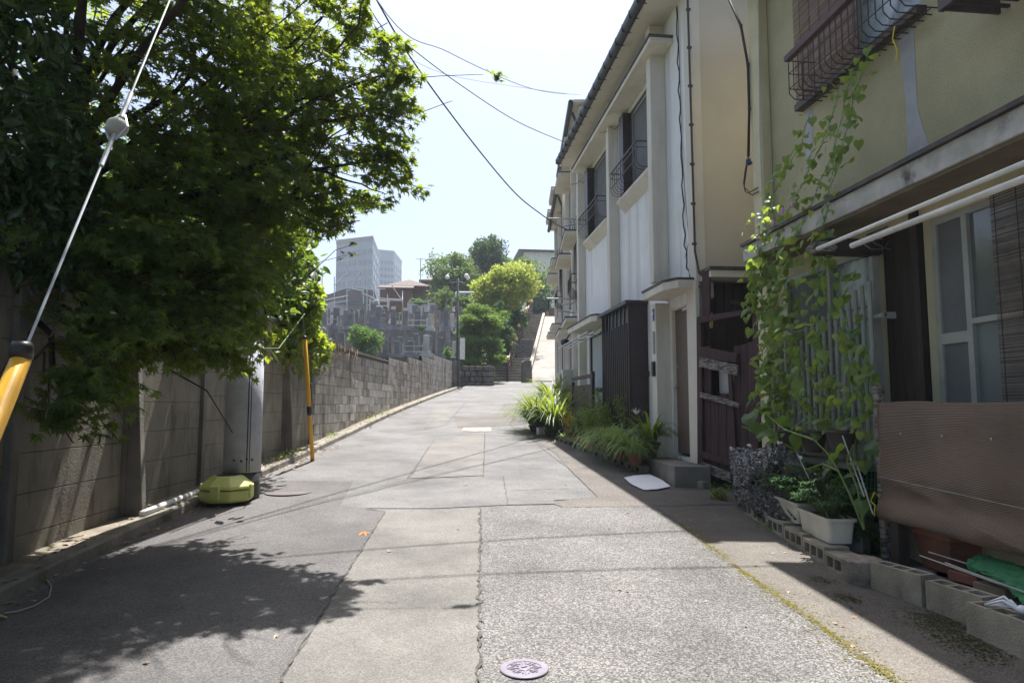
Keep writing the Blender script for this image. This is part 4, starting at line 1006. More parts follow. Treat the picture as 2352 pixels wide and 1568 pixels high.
# ================================================================== second house, turned with the lane
ang = R(-6.9); U = Vector((math.sin(-ang), math.cos(-ang), 0)); Wd = Vector((math.cos(ang), math.sin(ang), 0)); O2 = Vector((3.80, 16.9, 0))
def L2(d, s_, z): return O2 + Wd * d + U * s_ + Vector((0, 0, z))     # d into the house, s along the street
def bx2(mb, d0, s0, z0, d1, s1, z1):
    mb.add([L2(d0,s0,z0),L2(d1,s0,z0),L2(d1,s1,z0),L2(d0,s1,z0),L2(d0,s0,z1),L2(d1,s0,z1),L2(d1,s1,z1),L2(d0,s1,z1)],
           [(0,3,2,1),(4,5,6,7),(0,1,5,4),(1,2,6,5),(2,3,7,6),(3,0,4,7)]); return mb
def row_house(label, s0, s1, ztop, zg, off=0.0, rich=True):
    rt = thing('row_house', L2(3, (s0+s1)/2, zg), label, 'house')
    bx2(MB(), off, s0, zg-.5, 5, s1, ztop).build('wall', STUCCO_W, rt)
    bx2(MB(), off-.3, s0-.1, ztop+.002, 5.2, s1+.1, ztop+.07).build('roof', STUCCO_T, rt)
    m = MB(); m.tube([L2(off-.36, s0-.1, ztop+.0), L2(off-.36, s1+.1, ztop-.0)], .07, 8); m.build('gutter', GUTTER, rt)
    for s_ in (s0+.05, (s0+s1)/2, s1-.25): bx2(MB(), off-.14, s_, zg, off-.002, s_+.2, ztop-.05).build('pilaster', STUCCO_T, rt)
    zs = [zg+.25, zg + 2.55, zg + 5.1]
    for i, z in enumerate(zs[:2 if ztop - zg < 7.2 else 3]):
        for s_ in (s0+.7, (s0+s1)/2+.7):
            ww = (s1-s0)/2 - 1.5
            if z + 2 > ztop: continue
            f = bx2(MB(), off-.07, s_, z+.85, off-.003, s_+ww, z+2.1).build('window', DARKBROWN, rt)
            bx2(MB(), off-.078, s_+.08, z+.93, off-.0705, s_+ww-.3, z+2.02).build('pane', SCREENM, f)
            if i == 1 and s_ < s0 + 1:
                m = MB(); x = off-.32
                for q in range(9):
                    t = s_ + ww*q/8; m.tube([L2(x,t,z+1.25), L2(x,t,z+.9), L2(x+.08,t,z+.8), L2(off,t,z+.8)], .008, 4)
                m.tube([L2(off,s_,z+1.25), L2(x,s_,z+1.25), L2(x,s_+ww,z+1.25), L2(off,s_+ww,z+1.25)], .014, 4); m.build('window_railing', IRON, rt)
            m = bx2(MB(), off-.5, s_-.3, z+2.25, off-.002, s_+ww+.3, z+2.34); o = m.build('canopy', STUCCO_T, rt)
            bx2(MB(), off-.515, s_-.31, z+2.343, off-.002, s_+ww+.31, z+2.375).build('flashing', FLASH, o)
    m = MB(); m.tube([L2(off-.12, s0+.4, zg), L2(off-.12, s0+.4, ztop-.5), L2(off-.3, s0+.3, ztop-.1)], .04, 8); m.build('downpipe', GUTTER, rt)
    m = MB()
    for k in range(5):
        m.tube([L2(off-.05-.05*k, s0+1.2+.3*k, zg+5.6), L2(off-.15, s0+1.0+.2*k, zg+4.9), L2(off-.06, s0+1.5+.4*k, zg+4.0), L2(off-.04, s0+.9+.3*k, zg+2.9)], .012, 4)
    m.build('wall_cable', CABLE, rt)
    return rt
row_house('taller cream row house just beyond the lattice-bay house, with canopies and dark gutter', 0, 5.6, 9.3, gz(19))
row_house('farthest cream row house at the end of the terrace', 5.9, 11.5, 8.9, gz(25), -.05)
# laundry poles sticking out
for label, s_, z, d in (('aluminium laundry poles jutting from the upper window of the taller row house', 1.2, 6.55, .9), ('pale laundry pole frame jutting at mid height of the taller row house', 1.4, 4.35, .95)):
    rt = thing('laundry_pole', L2(-.3, s_, z), label, 'laundry pole')
    m = MB()
    for k, dd in ((0, d), (1, d*.55), (2, d*.6)): m.tube([L2(-.1, s_+.5*k, z - .12*k*(k-1)), L2(-dd, s_+.5*k, z+.02 - .1*k)], .022, 8)
    m.build('pole', ALU, rt)
    m = MB(); m.beam(L2(-d+.05, s_-.02, z-.02), L2(-d+.05, s_-.02, z-.3), .03, .02); m.build('bracket', GUTTER, rt)
# outdoor unit
c = L2(-.35, 2.2, 0); c.z = gz(c.y) + .75
rt = thing('outdoor_unit', c, 'beige outdoor air-conditioning unit beside the lily clump', 'outdoor unit')
MB().obox(c + Vector((0,0,.28)), (.3,.8,.56), rz=ang).build('casing', PLANTW, rt, bevel=.015)
m_ = MB()
for k in range(9): m_.tube([c + Vector((-.157, .02, .28)) + Vector((0, .024*k*math.cos(a*math.pi/8), .024*k*math.sin(a*math.pi/8))) for a in range(17)], .004, 4)
m_.build('fan_grille', GUTTER, rt)
MB().obox(c + Vector((0,0,-.3)), (.35,.85,.6), rz=ang).build('stand', CONC, rt)
# wall clutter: spotlight bucket
m_ = MB(); c = L2(-.5, .8, 3.1); m_.tube([L2(-.05,.8,3.4), L2(-.35,.8,3.35), c], .02, 6); m_.lathe(c, [(.06,-.12),(.11,-.02),(.11,.06),(.04,.1)], 14); tag(m_.build('wall_lamp', BLACKP, smooth=True), 'black wall lamp on a bracket at the corner of the taller row house', 'wall lamp')
# ================================================================== MAROON GATE
A, B = (3.50, 8.52), (3.70, 7.42)
def PG(u, v): return PL(u, v, A, B)
rt = thing('plank_gate', (3.58, 8, gz(8)), 'broken maroon plank gate with gaps and weathered crosspieces between the houses', 'gate')
gd = Vector((B[0]-A[0], B[1]-A[1], 0)).normalized(); gn = Vector((-gd.y, gd.x, 0)) * -1
def gquad(name, uv, th, m, par, off=0.0):
    P = [PG(*p) - gn * off for p in uv]; return MB().prism(P, gn * th).build(name, m, par, bevel=.004)
if gn.x < 0: gn = -gn
# boards behind, frame in front (toward the street = -gn)
bs = [(1612,1632,800,1100),(1633,1650,905,1090),(1651,1668,915,1096),(1669,1684,905,1100),(1685,1700,790,1090),(1701,1716,785,1100),(1717,1742,790,1060),(1612,1630,620,735)]
for (u0, u1, v0, v1) in bs:
    dv = rnd.uniform(-8, 8); gquad('board', [(u0,v0+dv),(u1,v0+dv-3),(u1,v1+4),(u0,v1)], .02, PURPLE, rt, .0)
gquad('board', [(1726,715),(1744,712),(1748,1010),(1740,1010)], .02, PURPLE, rt, .004)
for uv, m_, o in [([(1608,728),(1742,708),(1742,718),(1608,743)], PURPLE, .05), ([(1612,795),(1700,812),(1698,832),(1614,822)], PURPLE, .045), ([(1614,820),(1702,838),(1700,862),(1612,842)], RAWWOOD, .05),
                  ([(1614,900),(1704,925),(1704,937),(1614,912)], RAWWOOD, .045), ([(1616,1035),(1690,1060),(1690,1072),(1616,1050)], PURPLE, .04), ([(1618,1060),(1685,1085),(1685,1107),(1618,1082)], RAWWOOD, .05),
                  ([(1606,735),(1616,735),(1620,1112),(1608,1112)], PURPLE, .04), ([(1676,840),(1684,840),(1700,1110),(1690,1110)], PURPLE, .035)]:
    gquad('rail', uv, .03, m_, rt, o)
for k in range(5): gquad('corrugated_strip', [(1744+k*5,715+k*2),(1747+k*5,714+k*2),(1748+k*5,1000),(1745+k*5,1000)], .02, PURPLE, rt, -.01)
# dark shed behind
rt = thing('dark_shed', (4.5, 8, gz(8)), 'dark corrugated passage roof and wall behind the maroon gate', 'shed')
m_ = MB(); m_.box(3.53, 8.66, .2, 6.5, 8.70, 3.08)
for k in range(16): m_.box(3.56 + k*.13, 8.62, .4, 3.61 + k*.13, 8.66, 3.05)
m_.build('back_wall', TIMBER, rt)
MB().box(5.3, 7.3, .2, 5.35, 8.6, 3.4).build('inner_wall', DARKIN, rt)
m_ = MB(); m_.beam((3.7, 8.2, 2.75), (4.8, 7.8, 2.55), .04, .05); m_.build('loose_batten', TIMBER, rt)
c = PL(1662, 905, (3.62,8.6), (3.85,7.5)); rt = thing('plastic_tub', c, 'white plastic container seen through the hole in the maroon gate', 'container')
MB().obox(c + Vector((.12,0,.16)), (.2,.30,.32), rz=.2).build('tub', PAPER, rt, bevel=.02); MB().obox(c + Vector((.12,0,.335)), (.22,.32,.025), rz=.2).build('lid', PAPER, rt)
# ================================================================== YELLOW HOUSE
XY = 3.7
root = thing('yellow_house', (6, 3, gz(3)), 'old two-storey yellow roughcast house with concrete ledge and grey repair streaks', 'house')
UW = (4.62, 6.30, 4.50, 5.9); LW = (5.33, 6.80, 1.28, 2.78); SD_ = (1.5, 4.74, .6, 2.86); RC = (4.742, 5.326, .5, 2.9)
m_ = MB(); wall_holes(m_, XY, -3, 7.22, 3.1, 6.35, [UW], .12); m_.add([(XY,7.22,.1),(XY,7.22,6.35),(9,7.22,8.2),(9,7.22,.1)], [(0,1,2,3)]); m_.build('upper_wall', STUCCO_Y, root)
m_ = MB(); wall_holes(m_, XY, -3, 7.22, .0, 3.1, [LW, SD_, RC], .3); m_.build('lower_wall', STUCCO_YS, root)
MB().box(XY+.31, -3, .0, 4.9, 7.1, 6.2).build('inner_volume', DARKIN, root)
m_ = MB(); m_.prism([(3.05, -3.2, 6.33), (9.1, -3.2, 8.9), (9.1, -3.2, 9.0), (3.05, -3.2, 6.43)], (0, 10.7, 0)); m_.build('roof', GUTTER, root)
MB().box(XY-.12, 7.0, .1, XY-.002, 7.24, 6.3).build('corner_pilaster', STUCCO_YS, root, bevel=.012)
MB().box(3.32, -3, 3.0, XY-.003, 7.0, 3.16).build('ledge', FASCIA, root, bevel=.006)
m_ = MB(); m_.box(3.29, -3, 3.163, XY-.003, 7.0, 3.195); o = m_.build('ledge_flashing', FLASH, root)
MB().box(3.34, -3, 2.975, XY-.003, 7.0, 2.997).build('ledge_soffit', mat('soffit_shade', (.24,.20,.14), (.16,.13,.095), 3, rough=1, bump=.008, bscale=110), root)  # shade under the ledge is put into this brown roughcast colour
# repair streaks: thin raised render
def streak(pts, name='repair_streak'):
    P = [PX(u, v, XY-.004) for u, v in pts]; m = MB(); n = len(P)
    m.prism(P, (.004, 0, 0)); m.build(name, PATCH, root)
streak([(2068,38),(2088,30),(2096,55),(2100,90),(2102,150),(2104,190),(2106,240),(2118,290),(2134,335),(2100,350),(2084,358),(2082,290),(2080,230),(2074,180),(2068,120),(2062,80)])
streak([(1852,250),(1866,246),(1866,330),(1862,385),(1850,385),(1852,320)])
# upstairs window: frames, reed blind, glass
a, b, c, d = UW
m_ = MB(); m_.box(XY+.03, a, c, XY+.08, a+.05, d).box(XY+.03, b-.05, c, XY+.08, b, d).box(XY+.031, a+.05, c, XY+.079, b-.05, c+.05).box(XY+.031, 5.38, c+.05, XY+.079, 5.44, d)
f = m_.build('upper_window', ALUP, root); MB().box(XY+.05, a+.05, c+.05, XY+.056, 5.38, d).build('pane', GLASSM, f); MB().box(XY+.05, 5.44, c+.05, XY+.056, b-.05, d).build('dark_pane', GLASS, f)
MB().box(XY-.09, a-.05, c-.075, XY+.1, b+.05, c-.01).build('window_sill', FLASH, root)
# guard cage
m_ = MB(); xg = 3.34; zt, zb = 4.74, 4.36; y0, y1 = 4.4, 5.95
n = 18
for k in range(n + 1):
    y = y0 + (y1 - y0) * k / n; m_.tube([(xg, y, zt), (xg, y, zb+.05), (xg+.05, y, zb), (XY-.03, y, zb)], .0055, 5)
for z in (zt-.13, zb+.1): m_.tube([(xg, y0, z), (xg, y1, z), (XY, y1, z)], .0055, 5)
for x in (3.48, 3.6): m_.tube([(x, y0, zb), (x, y1, zb), (x, y1, zt)], .0055, 5)
m_.tube([(xg, y1, zt), (XY, y1, zt)], .006, 5)
cg = m_.build('window_guard', IRON, root)
MB().box(xg-.03, y0, zt, xg+.03, y1+.03, zt+.055).build('guard_rail', mat('guard_rail_wood', (.12,.075,.08), (.09,.055,.06), 5, rough=.7), root, bevel=.006)
# AC cage top right
m_ = MB(); P0 = PX(2166, 26, 3.3)
y0, z0 = P0.y, P0.z
for k in range(12): m_.box(3.3, y0 - .02 - k*.075, z0, XY, y0 - k*.075, z0+.02)
m_.box(3.28, y0-1.2, z0+.005, 3.32, y0+.02, z0+.09).box(3.32, y0-.02, z0+.021, XY, y0+.02, z0+.09)
m_.build('balcony_frame', IRON, root)
# lower left window with lattice bars
a, b, c, d = LW; m_ = MB()
m_.box(XY-.02, a, c, XY+.05, a+.04, d).box(XY-.02, b-.04, c, XY+.05, b, d).box(XY-.019, a+.04, c, XY+.05, b-.04, c+.04).box(XY-.019, a+.04, d-.04, XY+.05, b-.04, d).box(XY-.018, 5.98, c+.04, XY+.05, 6.03, d-.04).box(XY-.017, a+.04, 2.30, XY+.05, 5.98, 2.34)
f = m_.build('lower_window', ALUP, root); MB().box(XY+.02, a+.04, c+.04, XY+.026, 5.98, d-.04).build('mottled_pane', GLASSM, f); MB().box(XY+.02, 6.03, c+.04, XY+.026, b-.04, d-.04).build('pane', SCREENM, f)
m_ = MB(); n = 19
for k in range(n):
    y = 5.22 + (6.98 - 5.22) * k / (n-1); zt_ = 2.42 - .022*k + (.0 if k > 3 else .05)
    m_.tube([(3.56, y, 1.0), (3.56, y, zt_)], .019, 8)
m_.build('window_bars', ALUP, root)
MB().box(3.58, 5.1, 2.16, 3.62, 7.0, 2.19).box(3.6, 5.1, 2.15, XY, 5.14, 2.2).build('bar_rail', ALUP, root); MB().box(3.58, 5.1, 1.12, 3.62, 7.0, 1.15).build('bar_rail', ALUP, root)
MB().box(3.42, 5.2, .92, XY-.003, 7.0, .96).build('lower_sill', CONCD, root)
MB().box(XY-.03, 4.78, .3, XY+.02, 4.86, 2.95).build('timber_post', TIMBER, root)
MB().box(XY+.06, 4.86, .3, XY+.10, 5.30, 2.95).build('plank_panel', TIMBER, root)
MB().box(XY-.06, 5.28, .3, XY-.01, 5.33, 2.9).build('frame_post', ALUP, root)
# projecting beam with rotten end
m_ = MB(); m_.prism([(3.10,5.22,2.74),(3.16,5.22,2.70),(3.7,5.22,2.70),(3.7,5.22,2.83),(3.22,5.22,2.83),(3.12,5.22,2.80)], (0,.13,0)); bmo = m_.build('projecting_beam', TIMBER, root, bevel=.006)
m_ = MB(); m_.prism([(3.085,5.212,2.755),(3.11,5.212,2.715),(3.26,5.212,2.71),(3.30,5.212,2.75),(3.24,5.212,2.80),(3.12,5.212,2.79)], (0,.146,0)); m_.build('rotten_end', RAWWOOD, bmo, bevel=.008)
# sliding shutters / door
a, b, c, d = SD_; m_ = MB(); X1 = XY+.06
m_.box(X1, b-.05, c, X1+.06, b, d).box(X1+.001, 3.2, d-.05, X1+.06, b-.05, d).box(X1-.01, 4.38, c, X1+.05, 4.43, d-.05).box(X1-.009, 3.2, 2.02, X1+.05, 4.38, 2.06).box(X1+.001, 4.43, 1.9, X1+.05, b-.05, 1.98)
f = m_.build('sliding_door', ALUP, root); MB().box(X1+.02, 4.43, c, X1+.026, b-.05, d-.05).build('side_pane', SCREENM, f); MB().box(X1+.02, 3.2, c, X1+.026, 4.38, 2.02).build('lower_pane', GLASSF, f); MB().box(X1+.02, 3.2, 2.06, X1+.026, 4.38, d-.05).build('upper_pane', GLASS, f)
# awning poles
for lab, P in (('white awning pole, the upper of two, along the yellow house', ((3.02,5.05,2.69),(3.02,2.2,2.70))), ('white awning pole, the lower and thicker of two, along the yellow house', ((3.15,4.8,2.66),(3.15,2.2,2.67)))):
    m_ = MB(); m_.tube(P, .016 if 'upper' in lab else .022, 14); tag(m_.build('awning_pole', WHITEP, smooth=True), lab, 'pole')
m_ = MB(); P = [PX(1985,545,3.3), PX(1980,558,3.25), PX(2000,572,3.22), PX(2030,572,3.25), PX(2040,555,3.3)]; m_.tube(P, .006, 5)
m_.tube([PX(2048,575,3.2), PX(2010,560,3.2), PX(1990,540,3.3), PX(2040,520,3.4)], .005, 5); tag(m_.build('loose_cable', CABLE), 'loop of black cable hanging by the timber beam end', 'cable')
# blinds
def blind(label, X, y0, y1, z0, z1, m, slat=.012):
    rt = thing('reed_blind', (X, (y0+y1)/2, z0), label, 'blind'); q = MB(); z = z0
    while z < z1:
        h = slat * rnd.uniform(.45, .7); t = rnd.gauss(0, .0022); q.add([(X,y0,z),(X,y1,z+t),(X,y1,z+t+h),(X,y0,z+h),(X+.004,y0,z),(X+.004,y1,z+t),(X+.004,y1,z+t+h),(X+.004,y0,z+h)],[(0,3,2,1),(0,1,5,4),(3,7,6,2),(4,5,6,7)]); z += slat
    q.build('reeds', m, rt); q = MB(); k = y0 + .05
    while k < y1: q.box(X-.003, k, z0, X-.001, k+.006, z1); k += .17
    q.build('threads', CABLE, rt)
blind('dark bamboo blind hanging in front of the sliding door at the right edge', 3.62, 2.4, 4.02, 1.2, 2.84, REEDD)
blind('brown reed blind hanging behind the upstairs window guard', 3.62, 5.30, 6.33, 4.45, 5.85, REED)
# brown ribbed sheet screen
rt = thing('sheet_screen', (3.3, 4, .3), 'brown ribbed plastic sheet screen lashed to a post in front of the yellow house', 'screen')
def crease(mb):
    mb.v = [(x - .022 * math.exp(-((z - .93 + (4.8 - y) * .22) / .035) ** 2) * min(1, max(0, (4.8 - y) * 3)) + .008 * math.sin(y * 5 + z * 11) * math.sin(y * 2.3 - z * 6) + .004 * math.sin(y * 17 + z * 3), y, z) for x, y, z in mb.v]
    return mb
rows_ = []
for (z, dx) in [(1.47,.0),(1.36,.0),(1.15,.01),(.95,.0),(.80,.025),(.70,-.04),(.62,-.03),(.60,.03)]:
    rows_.append([(3.31 + dx + .015*math.sin(3*k+z*5), 4.83 - .42*k, z + .008*math.sin(k*2)) for k in range(6)])
o = crease(cloth(rows_, 60, 60, .003)).build('sheet', SCREENB, rt, smooth=True); solid(o, .004)
MB().box(3.32, 4.83, .15, 3.38, 4.89, 1.6).build('post', RAWWOOD, rt, bevel=.006)
MB().tube([(3.295, 4.84, .92), (3.29, 3.9, .885), (3.29, 2.8, .84)], .0022, 5).build('crease_line', ALUP, rt)  # thin grey tube added to draw the sheet's white crease
m_ = MB(); 
for k in range(4): m_.tube([(3.285, 4.55-.4*k, 1.25), (3.30, 4.55-.4*k, 1.25)], .008, 8)
m_.build('eyelet', ALU, rt)
MB().tube([(3.35, 4.85, 1.44), (3.36, 2.8, 1.45)], .016, 8).build('top_rail', TIMBER, rt)
# things under the screen
o = MB().box(3.28, 4.62, .05, 3.36, 4.71, .62).build('wood_post', TIMBER); tag(o, 'short dark wooden post standing under the brown sheet', 'post')
rt = thing('terracotta_planter', (3.5, 4.55, gz(4.5)+.12), 'terracotta planter half hidden under the brown sheet', 'planter')
c = Vector((3.52, 4.45, gz(4.4)+.10)); MB().lathe(c, [(.13,0),(.17,.22),(.19,.225),(.19,.28),(.17,.28)], 4, rot=.75, sy=1.5).build('pot', TERRA, rt, bevel=.012)
o = MB().obox((3.45, 4.35, gz(4.4)+.05), (.2,.5,.09), rz=.1).build('paving_slab', CONCD, bevel=.01); tag(o, 'broken concrete slab under the terracotta planter', 'slab')
for lab, c, m_ in (('red brick lying behind the hollow blocks', (3.37, 4.10, gz(4.1)+.155), TERRAB), ('buff brick lying beside the red brick behind the hollow blocks', (3.36, 3.88, gz(3.9)+.15), BRICKY)):
    tag(MB().obox(c, (.10,.21,.06), rz=.15).build('brick', m_, bevel=.006), lab, 'brick')
o = MB().obox((3.42, 4.0, gz(4)+.055), (.35,.9,.12), rz=.05).build('concrete_sill', CONCD, bevel=.01); tag(o, 'low concrete strip carrying the bricks', 'slab')
g_ = cloth([[(3.30,4.02,.44),(3.38,4.02,.50),(3.5,4.02,.47)],[(3.26,3.7,.42),(3.36,3.72,.50),(3.5,3.7,.45)],[(3.2,3.45,.35),(3.32,3.42,.46),(3.48,3.4,.42)],[(3.2,3.1,.33),(3.3,3.1,.42),(3.45,3.1,.4)]], 26, 20, .018, 5).build('green_net', GREENN); tag(solid(g_, .02), 'bundled green netting with thin rods on the bricks at lower right', 'netting')
m_ = MB()
for a, b in (((3.2,4.3,.46),(3.35,3.0,.36)),((3.18,4.05,.47),(3.28,2.9,.38)),((3.3,4.35,.47),(3.45,2.9,.42))): m_.tube([a, b], .005, 6)
tag(m_.build('garden_rods', ALUP), 'thin grey garden rods lying over the green netting', 'rods')
# hollow blocks
def hollow_block(label, c, rz, L=.39, H=.19, Wt=.13, flat=False, group=None):
    rt = thing('hollow_block', (0,0,0), label, 'concrete block', group); rt['_o'] = (0,0,0)
    m = MB(); n = 3; ends = .028; web = (L - 2*ends) ; hw = (web - 2*.024) / 3
    # plan grid with holes, extruded
    ysx = [-L/2, -L/2+ends, -L/2+ends+hw, -L/2+ends+hw+.024, -L/2+ends+2*hw+.024, -L/2+ends+2*hw+.048, L/2-ends, L/2]
    xsx = [-Wt/2, -Wt/2+.026, Wt/2-.026, Wt/2]
    hole = lambda i, j: i == 1 and j in (1, 3, 5)
    for i in range(3):
        for j in range(7):
            if hole(i, j): continue
            x0, x1, y0, y1 = xsx[i], xsx[i+1], ysx[j], ysx[j+1]
            m.add([(x0,y0,H),(x1,y0,H),(x1,y1,H),(x0,y1,H)], [(0,1,2,3)])
    for j in (1, 3, 5):
        x0, x1, y0, y1 = xsx[1], xsx[2], ysx[j], ysx[j+1]
        m.add([(x0,y0,.02),(x1,y0,.02),(x1,y1,.02),(x0,y1,.02),(x0,y0,H),(x1,y0,H),(x1,y1,H),(x0,y1,H)], [(0,1,2,3),(0,4,5,1),(1,5,6,2),(2,6,7,3),(3,7,4,0)])
    m.add([(-Wt/2,-L/2,0),(Wt/2,-L/2,0),(Wt/2,L/2,0),(-Wt/2,L/2,0),(-Wt/2,-L/2,H),(Wt/2,-L/2,H),(Wt/2,L/2,H),(-Wt/2,L/2,H)], [(0,3,2,1),(0,1,5,4),(1,2,6,5),(2,3,7,6),(3,0,4,7)])
    o = m.build('block_body', CONC, rt)
    if flat: rt.rotation_euler = (0, R(-90), rz)
    else: rt.rotation_euler = (0, 0, rz)
    rt.location = c; rt['_o'] = tuple(c); return rt
hollow_block('hollow concrete block standing next to the log stump', (3.03, 4.25, gz(4.25)-.005), .20)
hollow_block('hollow concrete block in the middle of the three standing blocks', (3.10, 3.83, gz(3.83)-.005), .12)
hollow_block('nearest hollow concrete block with white plastic tape on it', (3.03, 3.44, gz(3.44)-.005), .03)
# flat row
fy = [4.72, 5.13, 5.54, 5.95, 6.36, 6.77]
first = hollow_block('flat hollow block nearest the log stump, first of the row under the planters', (2.87+.06, fy[0], gz(fy[0])), .0, flat=True, group='flat hollow blocks under the planters')
first.location = (3.04, fy[0], gz(fy[0]) + .0); 
for i, y in enumerate(fy):
    x = 2.98 + .055 * i
    if i == 0: first.location = (x + .095, y, gz(y) + .065); first.rotation_euler = (0, R(-90), R(-6))
    else: copy_tree(first, loc=(x + .095, y, gz(y) + .065), label=['', 'flat hollow block second from the log stump in the planter row', 'flat hollow block third from the log stump in the planter row', 'flat hollow block fourth from the log stump in the planter row', 'flat hollow block fifth from the log stump, below the shade net', 'flat hollow block farthest from the log stump, below the shade net'][i]).rotation_euler = (0, R(-90), R(-7))
# log stump
c = Vector((2.98, 4.68, 0)); c = G(1975, 1350); c.x += .10; c.y += .12; c.z = gz(c.y)
o = MB().lathe(c, [(.115,-.01),(.128,.05),(.124,.12),(.13,.155),(.118,.165),(.001,.168)], 26, sx=1.05).build('log_stump', LOGM, bevel=.004); tag(o, 'short weathered log stump between the planters and hollow blocks', 'stump')
c = G(2030, 1262); o = MB().obox(c + Vector((.02,.08,.14)), (.30,.12,.30), rz=.15).build('concrete_block', CONC, bevel=.008); tag(o, 'upright grey concrete block behind the log stump', 'concrete block')
c = G(1985, 1290); o = MB().obox(c + Vector((.02,.12,.09)), (.13,.16,.2), rz=.5).build('concrete_lump', CONCD, bevel=.01); tag(o, 'squat dark concrete lump beside the nearest white planter', 'concrete block')
# white tape on nearest block
m_ = MB(); b0 = Vector((3.06, 3.36, gz(3.36)+.20))
for (dx, dy, h) in ((-.10,.13,.03),(-.06,.16,.045),(-.02,.12,.03),(.1,-.1,.03),(.07,-.14,.02)):
    m_.tube([b0, b0 + Vector((dx*.5, dy*.5, h+.02)), b0 + Vector((dx, dy, .01)), b0 + Vector((dx*.6, dy*.9, .012)), b0 + Vector((dx*.1,dy*.3,.02))], .009, 6, .005)
m_.ball(b0 + Vector((0,0,.02)), .028, 10, .8); tag(m_.build('plastic_tape', TAPE, smooth=True), 'knotted white plastic tape on the nearest hollow block', 'tape')
# ---------------- planters and plants by the yellow house
def planter(label, c, L, Wt, H, m, rz):
    rt = thing('planter', c, label, 'planter'); q = MB(); c = Vector(c)
    cs, sn = math.cos(rz), math.sin(rz)
    def ring(l, w_, z, r=.03):
        out = []
        for (sx, sy) in ((1,1),(-1,1),(-1,-1),(1,-1)):
            for k in range(4):
                a = {(1,1):0,(-1,1):90,(-1,-1):180,(1,-1):270}[(sx,sy)] + k*30
                x = sx*(w_/2-r) + r*math.cos(R(a)); y = sy*(l/2-r) + r*math.sin(R(a)); out.append((c.x + x*cs - y*sn, c.y + x*sn + y*cs, c.z + z))
        return out
    rings = [ring(L*.88, Wt*.82, 0), ring(L*.95, Wt*.95, H*.88), ring(L, Wt*1.08, H*.88), ring(L, Wt*1.08, H), ring(L*.95, Wt*.93, H), ring(L*.93, Wt*.9, H*.8)]
    n = 16
    for r_ in rings: q.v += r_
    for i in range(len(rings)-1):
        for j in range(n): q.f.append((i*n+j, i*n+(j+1)%n, (i+1)*n+(j+1)%n, (i+1)*n+j)); q.mi.append(0)
    q.f.append(tuple(reversed(range(n)))); q.mi.append(0)
    q.build('trough', m, rt, smooth=False)
    s_ = MB(); s_.add(ring(L*.92, Wt*.88, H*.84), [tuple(range(n))]); s_.build('soil', SOIL, rt); return rt
zp = lambda y: gz(y) + .135
planter('cream plastic trough planter nearest the camera, with marigold leaves over its rim', (3.14, 5.30, zp(5.2)), .62, .22, .19, PLANTW, R(-8))
planter('cream plastic trough planter second in the row beside the marigolds', (3.24, 5.93, zp(5.9)), .58, .22, .18, PLANTW, R(-8))
planter('cream trough planter farthest in the row, half under the black shade net', (3.32, 6.55, zp(6.5)), .58, .2, .17, PLANTW, R(-6))
def stem_plant(name, label, cat, base, H, spreadr, nst, kind, lm_, lsz, per, group=None, smat=None, tilt=.5, flowers=None):
    rt = thing(name, base, label, cat, group); base = Vector(base); st, lf = MB(), MB()
    for k in range(nst):
        a = rnd.uniform(0, 6.28); t = Vector((math.cos(a), math.sin(a), 0)) * spreadr * rnd.random() ** .5
        b0 = base + t * .3; b1 = base + t + Vector((0, 0, H * rnd.uniform(.6, 1.05)))
        st.tube([b0, (b0 + b1) / 2 + Vector((rnd.gauss(0,.02), rnd.gauss(0,.02), .03)), b1], .005, 5, .002)
        P = []
        for j in range(per):
            q = rnd.uniform(.15, 1); p = b0.lerp(b1, q); P.append(tuple(p + Vector((rnd.gauss(0,.035), rnd.gauss(0,.035), rnd.gauss(0,.02)))))
        leaf_mesh(lf, kind, P, lsz, tilt)
    st.build('stems', smat or GREENST, rt); lf.build('foliage', lm_, rt)
    if flowers:
        fm, pts, r_ = flowers; q = MB()
        for p in pts: 
            for k in range(3): q.ball(Vector(p) + Vector((rnd.gauss(0,.006), rnd.gauss(0,.006), 0)), r_, 7)
        q.build('flower', fm, rt)
    return rt
